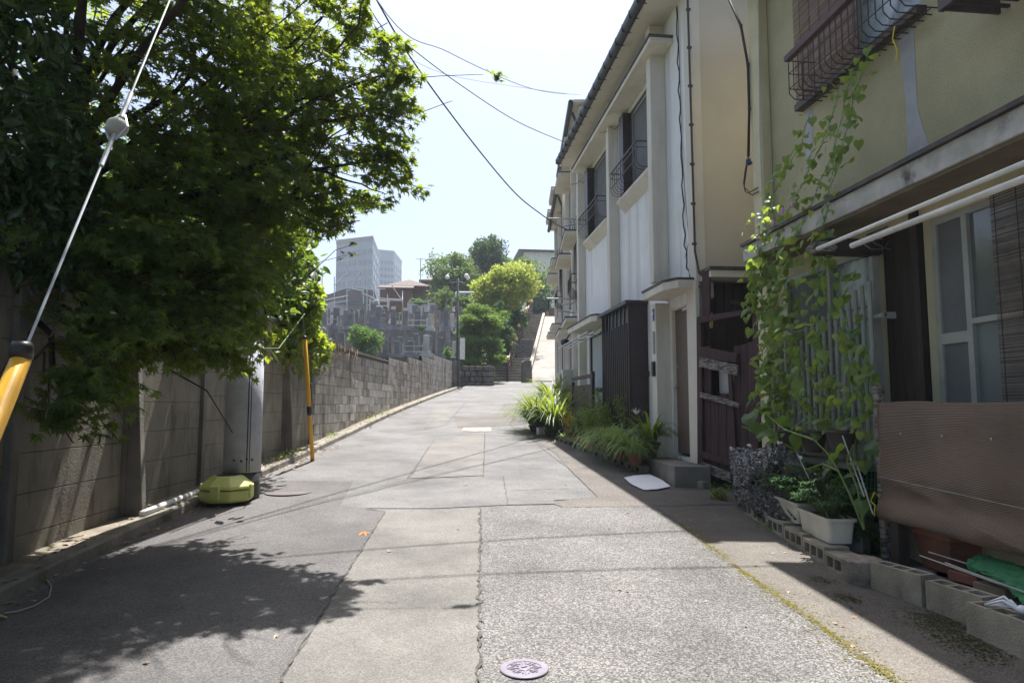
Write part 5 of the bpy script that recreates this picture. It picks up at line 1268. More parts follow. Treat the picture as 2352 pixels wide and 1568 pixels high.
def fern_clump(name, label, cat, base, H, W_, nst):
    rt = thing(name, base, label, cat); base = Vector(base); st, lf = MB(), MB()
    for k in range(nst):
        a = rnd.uniform(0, 6.28); d = Vector((math.cos(a), math.sin(a) * 1.25, 0)); out = rnd.random() ** .6 * W_; h = H * rnd.uniform(.5, 1) * (1 - .4*out/W_)
        P = [base + d*out*.2, base + d*out*.55 + Vector((0,0,h*.7)), base + d*out*.85 + Vector((0,0,h)), base + d*(out+.05) + Vector((0,0,h*.93))]
        st.tube(P, .004, 4, .002)
        for j in range(9):
            t = .35 + .65*j/8; i = min(int(t*3), 2); p = P[i].lerp(P[i+1], t*3-i)
            hd = math.atan2(d.y, d.x) - math.pi/2
            # pinnate leaf: narrow leaflets both sides
            for s_ in (-1, 1):
                aa = hd + s_*rnd.uniform(.7,1.2); l = rnd.uniform(.045,.08); e = Vector((-math.sin(aa), math.cos(aa), 0))
                sd_ = Vector((-e.y, e.x, 0))*.008; m1 = p + e*l*.5 + Vector((0,0,.008)); tip = p + e*l + Vector((0,0,-.012))
                lf.add([p, m1+sd_, tip, m1-sd_], [(0,1,2,3)])
        for j in range(5):
            p = P[-1]; aa = rnd.uniform(0,6.28); e = Vector((-math.sin(aa), math.cos(aa), .3)); l = .06; sd_ = Vector((-e.y, e.x, 0))*.008; lf.add([p, p+e*l*.5+sd_, p+e*l, p+e*l*.5-sd_], [(0,1,2,3)])
    st.build('stems', GREENST, rt); lf.build('foliage', L_MARI, rt)
    q = MB()
    q.lathe(base + Vector((-.12, .1, H*.7)), [(.004,0),(.013,.008),(.016,.016),(.008,.022)], 9)
    q.build('flower', FLOWO, rt); return rt
fern_clump('marigold_plant', 'marigold with dark feathery leaves overflowing the nearest cream planter', 'marigold', (3.16, 5.28, zp(5.2)+.15), .36, .26, 75)
fern_clump('marigold_plant', 'marigold with an orange bloom in the second planter beside the shade net', 'marigold', (3.26, 5.8, zp(5.8)+.15), .42, .28, 70)
fern_clump('marigold_plant', 'marigold hidden behind the black shade net in the farthest planter', 'marigold', (3.34, 6.45, zp(6.5)+.15), .35, .24, 45)
stem_plant('weed_plant', 'low leafy weeds growing at the foot of the maroon gate', 'weed', G(1665,1150)+Vector((0,.1,0)), .16, .16, 14, 'oval', L_WEED, .045, 12)
stem_plant('leafy_plant', 'broad-leaved green plant in the shade behind the log stump', 'plant', (3.42, 5.15, gz(5.1)), .55, .25, 12, 'heart', L_BACK, .10, 7)
stem_plant('weed_plant', 'small weeds sprouting beside the flat hollow blocks', 'weed', G(1800,1225)+Vector((0,.1,0)), .09, .25, 14, 'oval', L_WEED, .03, 8)
# tall young sunflower by the net
rt = thing('sunflower_plant', (3.3, 5.9, zp(5.9)), 'tall young sunflower leaning out in front of the climbing vines', 'plant'); st, lf = MB(), MB()
for uv in [[(1985,1215),(1950,1130),(1925,1080),(1900,1040),(1870,1010),(1850,1000)],[(1925,1080),(1890,1065),(1850,1078)],[(1985,1215),(1970,1120),(1945,1060),(1960,1020)],[(1870,1010),(1800,985),(1760,950)]]:
    st.tube([PX(u, v, 3.12) for u, v in uv], .010, 6, .005)
for (u, v, s_) in [(1735,900,.14),(1720,950,.14),(1748,975,.12),(1775,990,.13),(1725,915,.13),(1760,935,.12),(1742,870,.12),(1830,1000,.11),(1850,1075,.12),(1835,1090,.11),(1915,1040,.12),(1890,1110,.12),(1935,1020,.10),(1960,1085,.10),(1985,1060,.12),(1970,1110,.1),(1940,1120,.1),(1995,1020,.1),(1955,1060,.09),(1905,1070,.1),(1990,1130,.08),(1980,1150,.09),(1940,1150,.09),(1770,1010,.11),(1790,960,.11),(1805,1020,.11),(1716,985,.10)]:
    leaf_mesh(lf, 'heart', [tuple(PX(u, v, 3.10 + rnd.uniform(0,.2)))], s_*1.2, .5, droop=.6)
st.build('stems', GREENST, rt); lf.build('foliage', L_SUN, rt)
# garden stakes
for lab, a, b in (('white garden stake leaning through the black shade net', (1830,1040), (1905,1195)), ('thin grey stake behind the marigold', (1935,1000), (1985,1140)), ('thin stake between the hanging pots and the brown sheet', (1968,1065), (2005,1180))):
    tag(MB().tube([PX(*a, 3.14), PX(*b, 3.12)], .0055, 6).build('garden_stake', ALUP), lab, 'stake')
# hanging pots
pots = [(3.42, 6.35, 1.02, 'brown hanging half-moon pot farthest along the window bars'), (3.40, 5.88, 1.03, 'brown hanging pot in the middle of the row on the window bars'), (3.38, 5.42, 1.05, 'brown hanging pot nearest to the brown sheet')]
for x, y, z, lab in pots:
    rt = thing('hanging_pot', (x, y, z), lab, 'hanging pot')
    MB().lathe((x, y, z), [(.085,0),(.10,.03),(.15,.17),(.16,.172),(.16,.19),(.14,.185)], 22, sx=.72).build('bowl', HANGP, rt, smooth=True)
    MB().lathe((x, y, z+.165), [(.135,0),(.001,.015)], 16, sx=.7).build('soil', SOIL, rt)
    q = MB(); q.tube([(x-.02, y-.1, z+.18), (x-.05, y-.13, z+.23), (x, y-.05, z+.20), (x+.1, y-.12, z+.3)], .004, 4); q.build('tie', TAPE, rt)
# climbing vines and netting
rt = thing('morning_glory_vine', (3.35, 5.9, 1.2), 'green morning glory climbing strings from the hanging pots to the upstairs window', 'climbing plant')
st, lf, nn = MB(), MB(), MB()
strands = [[(1770,1000,3.38),(1765,840,3.36),(1752,700,3.34),(1745,580,3.32),(1768,470,3.32),(1800,400,3.32),(1840,330,3.32),(1860,260,3.34)],
           [(1790,1000,3.38),(1800,860,3.36),(1780,740,3.34),(1770,600,3.32),(1800,500,3.31),(1850,410,3.31),(1905,290,3.31),(1930,190,3.32)],
           [(1850,985,3.36),(1850,880,3.34),(1815,740,3.34),(1800,620,3.32),(1840,520,3.31),(1880,430,3.31),(1920,330,3.31),(1945,210,3.32),(1975,130,3.32)],
           [(1880,985,3.36),(1900,900,3.34),(1880,760,3.34),(1880,640,3.32),(1885,560,3.30),(1900,460,3.31),(1935,340,3.31),(1965,210,3.32),(2000,110,3.34)],
           [(1945,975,3.34),(1955,880,3.34),(1960,790,3.34),(1930,700,3.34),(1905,600,3.3),(1880,520,3.30)],
           [(1975,985,3.34),(1990,890,3.34),(1978,800,3.34),(1950,760,3.34)],
           [(1730,720,3.3),(1745,620,3.3),(1740,540,3.3),(1755,470,3.32)]]
for sdd in strands:
    P = [PX(u, v, X) for u, v, X in sdd]; nn.tube(P, .0022, 4)
    Q = []
    for i in range(len(P) - 1):
        L = (P[i+1]-P[i]).length; k = max(2, int(L / .05))
        for j in range(k):
            t = j / k; Q.append(P[i].lerp(P[i+1], t) + Vector((math.sin(len(Q)*.9)*.012, math.cos(len(Q)*.9)*.015, 0)))
    st.tube(Q, .004, 5, .002)
    for i, q in enumerate(Q):
        frac = i / len(Q); n = rnd.choice([2,3,4]) if q.z < 2.9 else rnd.choice([1,2,3])
        pts = [tuple(q + Vector((rnd.gauss(-.02,.05), rnd.gauss(0,.075), rnd.gauss(0,.03)))) for _ in range(n)]
        leaf_mesh(lf, 'heart', pts, rnd.choice([.06,.075,.09]) if q.z < 3 else .064, .5, heading=[math.pi/2 + rnd.gauss(0, .9) for _ in pts], droop=.95, size_j=.4)
for k in range(26):
    u = rnd.uniform(1740, 1800); v = rnd.uniform(640, 960); pts = [tuple(PX(u + rnd.gauss(0,14), v + rnd.gauss(0,12), 3.3 + rnd.uniform(0,.15))) for _ in range(4)]
    leaf_mesh(lf, 'heart', pts, .085, .5, heading=[math.pi/2]*4, droop=.8)
for k in range(16):
    u = rnd.uniform(1740, 1975); v = rnd.uniform(600, 970)
    if u > 1830 and v < 760 and rnd.random() < .5: continue
    pts = [tuple(PX(u + rnd.gauss(0,16), v + rnd.gauss(0,12), 3.3 + rnd.uniform(0,.12))) for _ in range(3)]
    leaf_mesh(lf, 'heart', pts, .078, .5, heading=[math.pi/2]*3, droop=.9)
st.build('stems', GREENST, rt); lf.build('foliage', L_VINE, rt); nn.build('strings', NETGRN, rt)
for (u, v) in [(1740,545),(1797,485),(1775,513),(1820,470)]:
    c = PX(u, v, 3.28); MB().lathe(c, [(.008,-.03),(.016,-.01),(.02,.012),(.012,.028)], 8).build('flower', FLOWP, rt)
q = MB()
for k in range(14): q.tube([PX(1895+9*k, 1005, 3.5), PX(1890+9*k, 1200, 3.45)], .0018, 4)
for k in range(9): q.tube([PX(1895, 1015+20*k, 3.48), PX(2018, 1022+20*k, 3.48)], .0018, 4)
tag(q.build('garden_net', NETGRN), 'thin green climbing net stretched below the hanging pots', 'net')
q = MB(); q.tube([PX(2020,1140,3.25), PX(2008,1130,3.2), PX(2000,1150,3.2), PX(2010,1160,3.2), PX(2008,1185,3.22)], .004, 5); q.tube([PX(2055,60,3.33), PX(2050,90,3.33), PX(2060,115,3.34), PX(2058,140,3.35)], .004, 4)
tag(q.build('yellow_string', STRYEL), 'bit of yellow string tied by the corner post of the brown sheet', 'string')
# black shade net: an open weave with real holes
def weave(mb):
    keep = [i for i in range(len(mb.f)) if rnd.random() < .74]; mb.f = [mb.f[i] for i in keep]; mb.mi = [0] * len(mb.f); return mb
def fold(rows, n=13):
    out = []
    for i, row in enumerate(rows):
        r_ = []
        for k in range(n):
            t = k / (n - 1) * (len(row) - 1); j = min(int(t), len(row) - 2); p = row[j].lerp(row[j+1], t - j)
            r_.append(p + Vector((.035 * math.sin(k * 1.7 + i * .5) + rnd.gauss(0, .012), rnd.gauss(0, .012), rnd.gauss(0, .01))))
        out.append(r_)
    return out
X_ = 3.05
ctl = [[PX(1678,1032,3.30), PX(1700,1028,3.18), PX(1745,1030,3.14), PX(1790,1018,3.30)],
       [PX(1676,1065,3.26), PX(1700,1070,3.08), PX(1750,1075,3.06), PX(1800,1050,3.22)],
       [PX(1678,1115,3.28), PX(1708,1125,3.06), PX(1742,1130,3.06), PX(1790,1110,3.2)],
       [PX(1690,1150,3.30), PX(1725,1170,3.08), PX(1765,1180,3.08), PX(1810,1165,3.16)],
       [PX(1705,1158,3.34), PX(1745,1190,3.12), PX(1790,1195,3.10), PX(1830,1190,3.12)]]
MB().box(XY-.05, 5.34, .2, XY-.02, 7.0, .9).build('dark_base_panel', TIMBER, root)  # dark panel added over the pale wall below the sill
stem_plant('leafy_plant', 'taller leafy plant behind the marigolds below the hanging pots', 'plant', (3.42, 5.65, gz(5.6)), .75, .25, 16, 'heart', L_SUN, .09, 9)
stem_plant('leafy_plant', 'dark bushy plant behind the shade net', 'plant', (3.45, 6.35, gz(6.3)), .75, .25, 16, 'oval', L_SUN, .08, 12)
rt = thing('shade_net', PX(1740,1190,3.2), 'crumpled black shade netting over the farthest planters', 'shade net')
o = weave(cloth(fold(ctl), 95, 110, .018, 3)).build('net', SHADENET, rt)
ctl = [[PX(1790,1018,3.30), PX(1840,1060,3.26), PX(1900,1095,3.3)], [PX(1795,1050,3.22), PX(1850,1080,3.2), PX(1905,1105,3.3)], [PX(1800,1085,3.2), PX(1845,1100,3.2), PX(1900,1112,3.3)]]
o = weave(cloth(ctl, 40, 50, .014, 4)).build('net_tail', SHADENET, rt)
q = MB()
for (u, v) in [(1680,1030),(1722,1024),(1790,1016),(1838,1050),(1780,1062)]:
    c = PX(u, v, 3.16); 
    q = MB()
    for k in range(4): q.obox(c + Vector((rnd.gauss(0,.006), rnd.gauss(0,.008), rnd.gauss(0,.005))), (.012,.03,.018), rz=rnd.uniform(0,3), rx=rnd.uniform(0,1))
    q.build('clip', PAPER, rt)
# ---------------- pot row by the cream house
m_ = MB()
gf = MB()
for k in range(46):
    t = rnd.random(); y = 9.9 + 4.0 * t; x = 2.98 - .42 * t + rnd.uniform(-.02, .35); blades(gf, (x, y, gz(y) + .06), 14, .3, .010, 1.3, .8, rad=.06, droop=1.6)
tag(gf.build('trailing_grass', L_SPID), 'trailing strap leaves filling the gaps between the flower pots', 'foliage', kind='stuff')
root = thing('brick_edging', (2.8, 11, gz(11)), 'low edging of perforated bricks carrying the flower pots', 'edging')
for k in range(15):
    t = k / 14; y = 9.75 + 4.2 * t; x = 2.98 - .42 * t + (.0); z = gz(y)
    q = MB(); q.obox((x, y, z + .045), (.14, .27, .10), rz=R(5)); q.build('edging_brick', CONCD, root, bevel=.006)
    h_ = MB()
    for j in (-1, 0, 1): MB().obox((x - .071, y + j * .08, z + .045), (.006, .04, .055), rz=R(5)).build('hole_shade', DARKIN, root)  # dark plates on the brick face, painting the shade inside its holes
def potted(label, c, pr, ph, pm, kind, size, name='potted_plant', n=40, extra=None, square=False):
    c = Vector(c); rt = thing(name, c, label, 'potted plant')
    MB().lathe(c, [(pr*.72,0),(pr,ph*.85),(pr*1.1,ph*.85),(pr*1.1,ph),(pr*.95,ph)], 18).build('pot', pm, rt, smooth=False)
    MB().lathe(c + Vector((0,0,ph*.9)), [(pr*.93,0),(.001,.01)], 14).build('soil', SOIL, rt)
    b = c + Vector((0,0,ph*.9)); f = MB()
    if kind == 'spider': blades(f, b, int(n*1.3), size*.85, .011, 1.35, .95, rad=pr*1.0, droop=1.7, seg=8); f.build('foliage', L_SPID, rt)
    elif kind == 'lily': blades(f, b, int(n*1.5), size, .030, 1.25, 1.1, rad=pr*.9, droop=1.15, seg=8); f.build('foliage', L_LILY, rt)
    elif kind == 'croton': blades(f, b, n, size, .018, 1.0, .9, rad=pr*.6, droop=.6); f.build('foliage', L_BROM, rt)
    elif kind == 'bush':
        s_ = MB()
        for k in range(14):
            a = rnd.uniform(0,6.28); e = b + Vector((math.cos(a)*size*.35, math.sin(a)*size*.35, size*rnd.uniform(.6,1))); s_.tube([b, b.lerp(e,.5)+Vector((0,0,.03)), e], .005, 4, .002)
            leaf_mesh(f, 'oval', [tuple(b.lerp(e, rnd.uniform(.3,1)) + Vector((rnd.gauss(0,.04), rnd.gauss(0,.04), rnd.gauss(0,.02)))) for _ in range(n)], .05, .6)
        s_.build('stems', GREENST, rt); f.build('foliage', extra or L_WEED, rt)
    return rt
def at_(u, v, dz=.09): p = G(u, v); return (p.x + .12, p.y + .1, gz(p.y + .1) + dz)
potted('spider plant in a terracotta pot nearest to the door step', at_(1447,1085), .125, .17, TERRA, 'spider', .66, n=170)
rt_ = potted('tall strappy lily with white spidery bloom in a dark green square pot beside the step', at_(1483,1080), .16, .32, POTBLK, 'lily', .8, n=34)
q = MB(); b = PX(1462,950,2.95); q.tube([Vector(at_(1483,1080)) + Vector((0,0,.3)), b], .008, 6, .005); q.build('flower_stalk', GREENST, rt_)
q = MB(); blades(q, b, 40, .12, .006, 1.0, .6, rad=.02); q.build('flower', FLOWW, rt_)
f = MB(); blades(f, Vector(at_(1483,1080)) + Vector((0,0,.3)), 70, .38, .008, 1.1, .7, rad=.12); f.build('undergrowth', L_SPID, rt_)
potted('bushy spider plant second along the edging', at_(1412,1072), .12, .17, TERRA, 'spider', .85, n=220)
potted('arching spider plant with yellow-green leaves third along the edging', at_(1385,1058), .12, .17, TERRA, 'spider', .85, n=220)
potted('leafy green shrub in a terracotta pot behind the spider plants', at_(1380,1040), .13, .2, TERRA, 'bush', .9, n=60)
potted('leafy shrub with fine leaves before the lattice bay', at_(1430,1052), .14, .25, POTBLK, 'bush', .8, n=70)
potted('small herb in a terracotta pot in the middle of the edging', at_(1350,1046), .10, .16, TERRA, 'bush', .62, n=50)
potted('dark-leaved small shrub in a brown pot', at_(1335,1038), .10, .16, TERRA, 'bush', .55, n=60, extra=L_ROUND)
potted('yellow and orange croton at the far end of the edging', at_(1298,1018), .11, .2, TERRA, 'croton', .5, n=60)
potted('pale green trailing plant beside the croton', at_(1318,1030), .11, .14, TERRA, 'lily', .42, n=60)
potted('tall feathery shrub beside the brown terrace screen', at_(1362,1032), .13, .2, POTBLK, 'bush', .95, n=60, extra=L_FARG)
potted('big arching lily clump in a black pot nearest the croton', at_(1262,1003, .0), .2, .14, BLACKP, 'lily', 1.25, n=170)
potted('big lily clump at the kerb opposite the block wall', at_(1222,992, .0), .18, .14, BLACKP, 'lily', 1.2, n=170)
potted('big lily clump behind the others against the row house', at_(1262,965, .0), .2, .3, BLACKP, 'lily', 1.4, n=150)
potted('leafy lily clump in front of the outdoor unit', at_(1290,985, .0), .18, .28, BLACKP, 'lily', 1.1, n=110)
c = G(1238, 999); rt = thing('white_box', c, 'small white box at the foot of the lily clump', 'box'); MB().obox(c + Vector((.05,.05,.08)), (.16,.14,.15), rz=.2).build('body', PAPER, rt, bevel=.01); MB().obox(c + Vector((.05,.05,.162)), (.17,.15,.012), rz=.2).build('lid', WHITEP, rt)
c = G(1615, 1122); o = MB().obox(c + Vector((.02,.05,.045)), (.12,.1,.09), rz=.4).build('stone', CONC, bevel=.02); tag(o, 'pale stone at the foot of the cream house corner', 'stone')
# ================================================================== WIRES
def wire(label, A_, B_, uvs, r=.010, end=None, start=None, m=CABLE):
    P = ([Vector(start)] if start else []) + [PL(u, v, A_, B_) for u, v in uvs] + ([Vector(end)] if end else [])
    # smooth by Catmull-Rom
    out = []
    for i in range(len(P) - 1):
        p0, p1, p2, p3 = P[max(i-1,0)], P[i], P[i+1], P[min(i+2,len(P)-1)]
        for k in range(8):
            t = k/8; out.append(.5*((2*p1)+(p2-p0)*t+(2*p0-5*p1+4*p2-p3)*t*t+(3*p1-p0-3*p2+p3)*t**3))
    out.append(P[-1]); tag(MB().tube(out, r, 6).build('overhead_wire', m), label, 'wire')
wire('thickest black overhead cable dipping across the sky to the row house', (-2.16, 8.1), (3.55, 18.5), [(865,0),(955,150),(1080,320),(1180,440),(1240,490),(1278,515)], .014, start=(-2.16,8.1,9.0), end=L2(-.1,1.7,6.25))
wire('thin grey wire ending at the top of the taller row house', (-2.16, 8.1), (3.5, 17.0), [(890,35),(1030,120),(1180,190),(1260,212),(1335,218)], .008, start=(-2.16,8.1,8.9), m=WIREG)
wire('thin wire ending under the gutter of the cream house', (-2.16, 8.1), (3.3, 16.2), [(865,45),(950,115),(1050,190),(1180,275),(1280,320),(1325,335)], .008, start=(-2.16,8.1,8.7), m=CABLE)
wire('faint wire half hidden behind the maple tips', (-2.16, 8.1), (3.5, 17.0), [(840,80),(940,135),(1040,175),(1190,200),(1320,218)], .004, start=(-2.16,8.1,8.4), m=WIREG)
for lab, a, b, r_ in (('nearest black street cable crossing above the lane to the yellow house', (-2.16,8.0,9.1), (3.2,7.6,6.9), .011), ('second black street cable crossing above the lane to the cream house', (-2.16,8.2,8.2), (3.0,8.9,7.3), .012)):
    a, b = Vector(a), Vector(b); tag(MB().tube([a.lerp(b, t/10) - Vector((0,0,.5*math.sin(math.pi*t/10))) for t in range(11)], r_, 6).build('overhead_wire', CABLE), lab, 'wire')
P = [PX(u, v, 3.56) for u, v in [(1640,-60),(1675,0),(1702,60),(1718,150),(1721,250),(1719,360)]]
rt = thing('service_cable', P[-1], 'thick black service cable curving down to a hook on the yellow house corner', 'cable')
MB().tube(P, .016, 8).build('cable', CABLE, rt, smooth=True)
q = MB(); h = PX(1720,372,3.56)
q.tube([P[-1], PX(1712,390,3.56), PX(1708,420,3.55), PX(1712,440,3.55), PX(1728,448,3.56), PX(1742,440,3.57)], .007, 6); q.tube([P[-1], PX(1714,395,3.54), PX(1709,430,3.54), PX(1722,442,3.56), PX(1742,430,3.58)], .006, 6)
q.build('cable_loop', CABLE, rt)
q = MB(); q.lathe(h, [(.01,-.04),(.035,-.025),(.035,.025),(.01,.04)], 12); q.build('hook', BLUEG, rt, smooth=True)
MB().tube([h, h + Vector((.10,-.12,.0))], .02, 8).build('bracket', ALU, rt)
q = MB()
for (u, v) in [(1702,60),(1718,150),(1721,250)]: c = PX(u, v, 3.56); q.tube([c + Vector((0,0,-.015)), c + Vector((0,0,.015))], .02, 8)
q.build('tie', BLACKP, rt)
tag(MB().tube([PX(1741,0,3.57), PX(1744,300,3.57), PX(1752,520,3.57)], .007, 6).build('wall_pipe', WHITEP), 'thin white pipe running down the corner of the yellow house', 'pipe')
# ================================================================== BACKGROUND
# terraces of the graveyard
terr = [(42.0, 3.0, 4.35, -26, 2.6), (46.5, 4.35, 6.5, -26, 2.9), (51.5, 6.5, 7.5, -28, 3.0)]
for i, (y, z0, z1, xa, xb) in enumerate(terr):
    y1 = terr[i+1][0] + .3 if i < 2 else 75
    o = MB().box(xa, y, z0-1.5, xb, y1, z1).build('terrace', RUBBLE if i == 0 else CONCD, bevel=.02); struct(o)
def grave_proto(name, label, m, w_, h, group):
    rt = thing(name, (0,-50,0), label, 'gravestone', group)
    MB().box(-w_, -50-w_, 0, w_, -50+w_, .22).build('base', m, rt)
    MB().box(-w_*.72, -50-w_*.72, .22, w_*.72, -50+w_*.72, .36).build('plinth', m, rt)
    MB().box(-w_*.45, -50-w_*.45, .36, w_*.45, -50+w_*.45, h).build('shaft', m, rt, bevel=.02)
    return rt
gp = [grave_proto('gravestone', 'dark grey upright gravestone on the terraced hillside', STONE, .42, 1.35, 'dark gravestones on the terraces'),
      grave_proto('gravestone', 'pale grey upright gravestone on the terraced hillside', STONEL, .36, 1.15, 'pale gravestones on the terraces')]
sp = []
for lab, m_, grp in (('grey weathered wooden grave plank standing behind the gravestones', SOTOBA, 'grey grave planks on the terraces'), ('fresh tan wooden grave plank standing behind the gravestones', SOTOBY, 'fresh grave planks on the terraces')):
    q = MB(); q.prism([(-.055,-50,0),(.055,-50,0),(.055,-50,1.75),(.035,-50,1.8),(.055,-50,1.86),(.03,-50,1.92),(0,-50,2.02),(-.03,-50,1.92),(-.055,-50,1.86),(-.035,-50,1.8),(-.055,-50,1.75)], (0,.02,0)); o = q.build('grave_plank', m_); tag(o, lab, 'grave plank', grp); sp.append(o)
used = set()
def place(proto, x, y, z, sc, rz=0):
    if proto.name not in used: used.add(proto.name); proto.location = (x, y, z); proto.rotation_euler.z = rz; proto.scale = sc; return proto
    return copy_tree(proto, loc=(x, y, z), rz=rz, sc=sc)
rows = [(42.6, 4.35), (44.2, 4.35), (46.0, 4.35), (47.0, 6.5), (48.6, 6.5), (50.2, 6.5), (52.0, 7.5), (54.0, 7.5)]
nst = 0
for y, z in rows:
    x = -11.5 if y > 45 else -10.5
    while x < 2.3:
        u_ = 1176 + 1  # all stand inside the visible strip
        if rnd.random() < .82: place(gp[0] if rnd.random() < .62 else gp[1], x, y + rnd.gauss(0,.1), z, (rnd.uniform(.8,1.15), rnd.uniform(.8,1.1), rnd.uniform(.75,1.25)), rnd.gauss(0,.06))
        for k in range(rnd.choice([1,2,2,3,3])):
            if nst < 325:
                nst += 1; place(sp[1] if rnd.random() < .1 else sp[0], x + rnd.uniform(-.5,.5), y + .5 + .06*k, z, (1.15, 1, rnd.uniform(.45,1.1) * (.7 if z > 7 else 1)), rnd.gauss(0,.2))
        x += rnd.uniform(.7, 1.1)
# fences / low railings around graves
q = MB()
for y, z in ((42.4,4.35),(46.8,6.5),(52.3,8.6)):
    for x in range(-11, 2, 3):
        if rnd.random() < .7:
            for s_ in (0, 1.4): q.box(x+s_-.05, y-.05, z, x+s_+.05, y+.05, z+.9)
            q.box(x, y-.03, z+.7, x+1.4, y+.03, z+.76); q.box(x, y-.03, z+.35, x+1.4, y+.03, z+.41)
tag(q.build('grave_railings', STONEL), 'low stone railings round the plots along the terrace edges', 'railings', kind='stuff')
# dark mass under terraces between wall and graves
def bush(name, label, cat, u, v, ru, rv, Y, ry, m, clumps, per, leaf, zg=None, group=None, kind='clump', trunk=True, cr=.28):
    c = PY(u, v, Y); s_ = Y / F; zb = zg if zg is not None else c.z - rv * s_ - .1
    rt = thing(name, (c.x, c.y, zb), label, cat, group); lm = MB(); tr = MB()
    base = Vector((c.x, c.y, zb)); tr.tube([base, base.lerp(c, .6), c], max(.04, ru*s_*.06), 8, .02)
    for k in range(7): e = Vector(in_ell(1, c, (ru*s_*.8, ry*.8, rv*s_*.7), .4)[0]); tr.tube([base.lerp(c, .6), base.lerp(c,.6).lerp(e,.6), e], max(.02, ru*s_*.025), 5, .01)
    clumpy_crown(lm, c, (ru*s_, ry, rv*s_), clumps, per, leaf, kind, cr=cr)
    tr.build('trunk', BARK, rt, smooth=True); lm.build('crown', m, rt); return rt
bush('round_shrub', 'clipped round bright green shrub among the graves', 'shrub', 839, 783, 35, 38, 41, 1.0, L_ROUND, 150, 38, .12, cr=.3)
bush('round_shrub', 'small round shrub by the lamp post at the terrace foot', 'shrub', 1030, 810, 14, 14, 41, .4, L_ROUND, 30, 26, .09)
bush('round_shrub', 'tiny leafy shrub on the middle terrace', 'shrub', 1053-85, 752, 9, 12, 46.6, .3, L_ROUND, 14, 20, .09)
bush('small_tree', 'silvery green small tree beside the tile-roofed house', 'tree', 1020, 685, 22, 32, 56, 1.0, L_FARG, 50, 30, .16)
# lamp post with globes
c = G(1050, 893); c = PY(1050, 888, 31.8); zb = gz(31.8)
rt = thing('street_lamp', (c.x, c.y, zb), 'tall dark street lamp with three white globes at the bend', 'street lamp')
h = PY(1052, 640, 31.8).z
MB().tube([(c.x, c.y, zb-.1), (c.x, c.y, zb+1.1), (c.x, c.y, h)], [.12,.07,.05], 12).build('post', DARKMET, rt, smooth=True)
MB().lathe((c.x, c.y, zb), [(.17,0),(.17,.25),(.11,.5),(.12,.55),(.08,1.2)], 16).build('base', DARKMET, rt)
q = MB(); gl = MB()
for k in range(3):
    a = R(20 + 150*k); e = Vector((c.x + .5*math.cos(a), c.y + .5*math.sin(a), h-.02)); q.tube([(c.x,c.y,h-.15), (c.x+.3*math.cos(a), c.y+.3*math.sin(a), h-.2), e], .02, 6)
    g_ = MB().ball(e + Vector((0,0,.10)), .105, 14); g_.build('globe', GLOBE, rt, smooth=True)
q.build('arm', DARKMET, rt)
# white board on its own post next to the lamp
p = PY(1062, 800, 31.5); rt = thing('notice_board', (p.x, p.y, gz(31.5)), 'narrow blank white board standing beside the lamp post', 'sign')
a, b = PY(1056, 825, 31.5), PY(1068, 776, 31.5); MB().box(a.x, a.y-.02, a.z, b.x, a.y+.02, b.z).build('board', WHITEP, rt)
MB().tube([(p.x, p.y+.05, gz(31.5)), (p.x, p.y+.05, b.z)], .03, 8).build('post', DARKMET, rt)
# rubble plinth with cloud-pruned tree
a, b = PY(1055, 890, 33), PY(1130, 890, 33); zt = PY(1090, 846, 33).z
rt = thing('stone_bed', ((a.x+b.x)/2, 34, gz(33)), 'low raised bed of dark rubble stones under the pruned tree', 'stone bed')
q = MB()
for r_ in range(4):
    x = a.x + (r_ % 2) * .12
    while x < b.x - .1:
        w_ = rnd.uniform(.22,.42); z = gz(33)-.1 + r_*.26 + .0; q.obox((min(x+w_/2, b.x-.1), 33 + rnd.uniform(-.03,.03), z+.13), (w_-.03, .3, .235), ry=rnd.gauss(0,.06), rz=rnd.gauss(0,.1)); x += w_
for r_ in range(4):
    y = 33.2
    while y < 38: w_ = rnd.uniform(.3,.5); q.obox((b.x, y+w_/2, gz(33)-.1+r_*.26+.13), (.3,w_-.03,.235), rz=rnd.gauss(0,.08)); y += w_
q.build('stones', RUBBLE, rt, bevel=.04)
MB().box(a.x-.1, 33.1, gz(33)-.3, b.x-.1, 38.5, zt-.08).build('soil', SOIL, rt)
rt = thing('pine_tree', (PY(1095,846,35).x, 35, zt-.1), 'dark green tiered pruned tree on the stone bed', 'tree'); lm, tr = MB(), MB()
tb = Vector((PY(1095,846,35).x, 35, zt-.1)); tr.tube([tb, PY(1105,780,35.3), PY(1100,730,35.2), PY(1095,705,35)], .13, 8, .03)
for (u, v, ru, rv) in [(1092,712,26,10),(1080,735,24,10),(1108,732,28,11),(1072,760,22,10),(1100,758,34,12),(1078,785,26,11),(1118,785,30,12),(1075,812,24,11),(1108,812,34,13),(1138,800,16,12),(1140,825,14,12),(1090,835,36,12),(1130,745,18,14)]:
    c = PY(u, v, 35 + rnd.uniform(-.5,.7)); s_ = 35/F; tr.tube([tb.lerp(PY(1100,720,35), max(0, min(1, (846-v)/140))), c], .04, 5, .015)
    for q_ in in_ell(42, c, (ru*s_*1.15, .8, rv*s_*1.1), .1): leaf_mesh(lm, 'clump', in_ell(54, q_, (.26,.26,.10)), .09, .5, droop=-.5)
tr.build('trunk', BARK, rt, smooth=True); lm.build('crown', L_PINE, rt)
bush('shrub', 'dark leafy shrub filling the gap between the tiered tree and the stairs', 'shrub', 1148, 775, 34, 80, 40, 1.2, L_FARD, 160, 50, .15, zg=2.9)
bush('pine_tree', 'second dark tiered conifer rising behind the pruned tree', 'tree', 1128, 745, 34, 46, 38.5, 1.2, L_PINE, 170, 50, .11, zg=3)
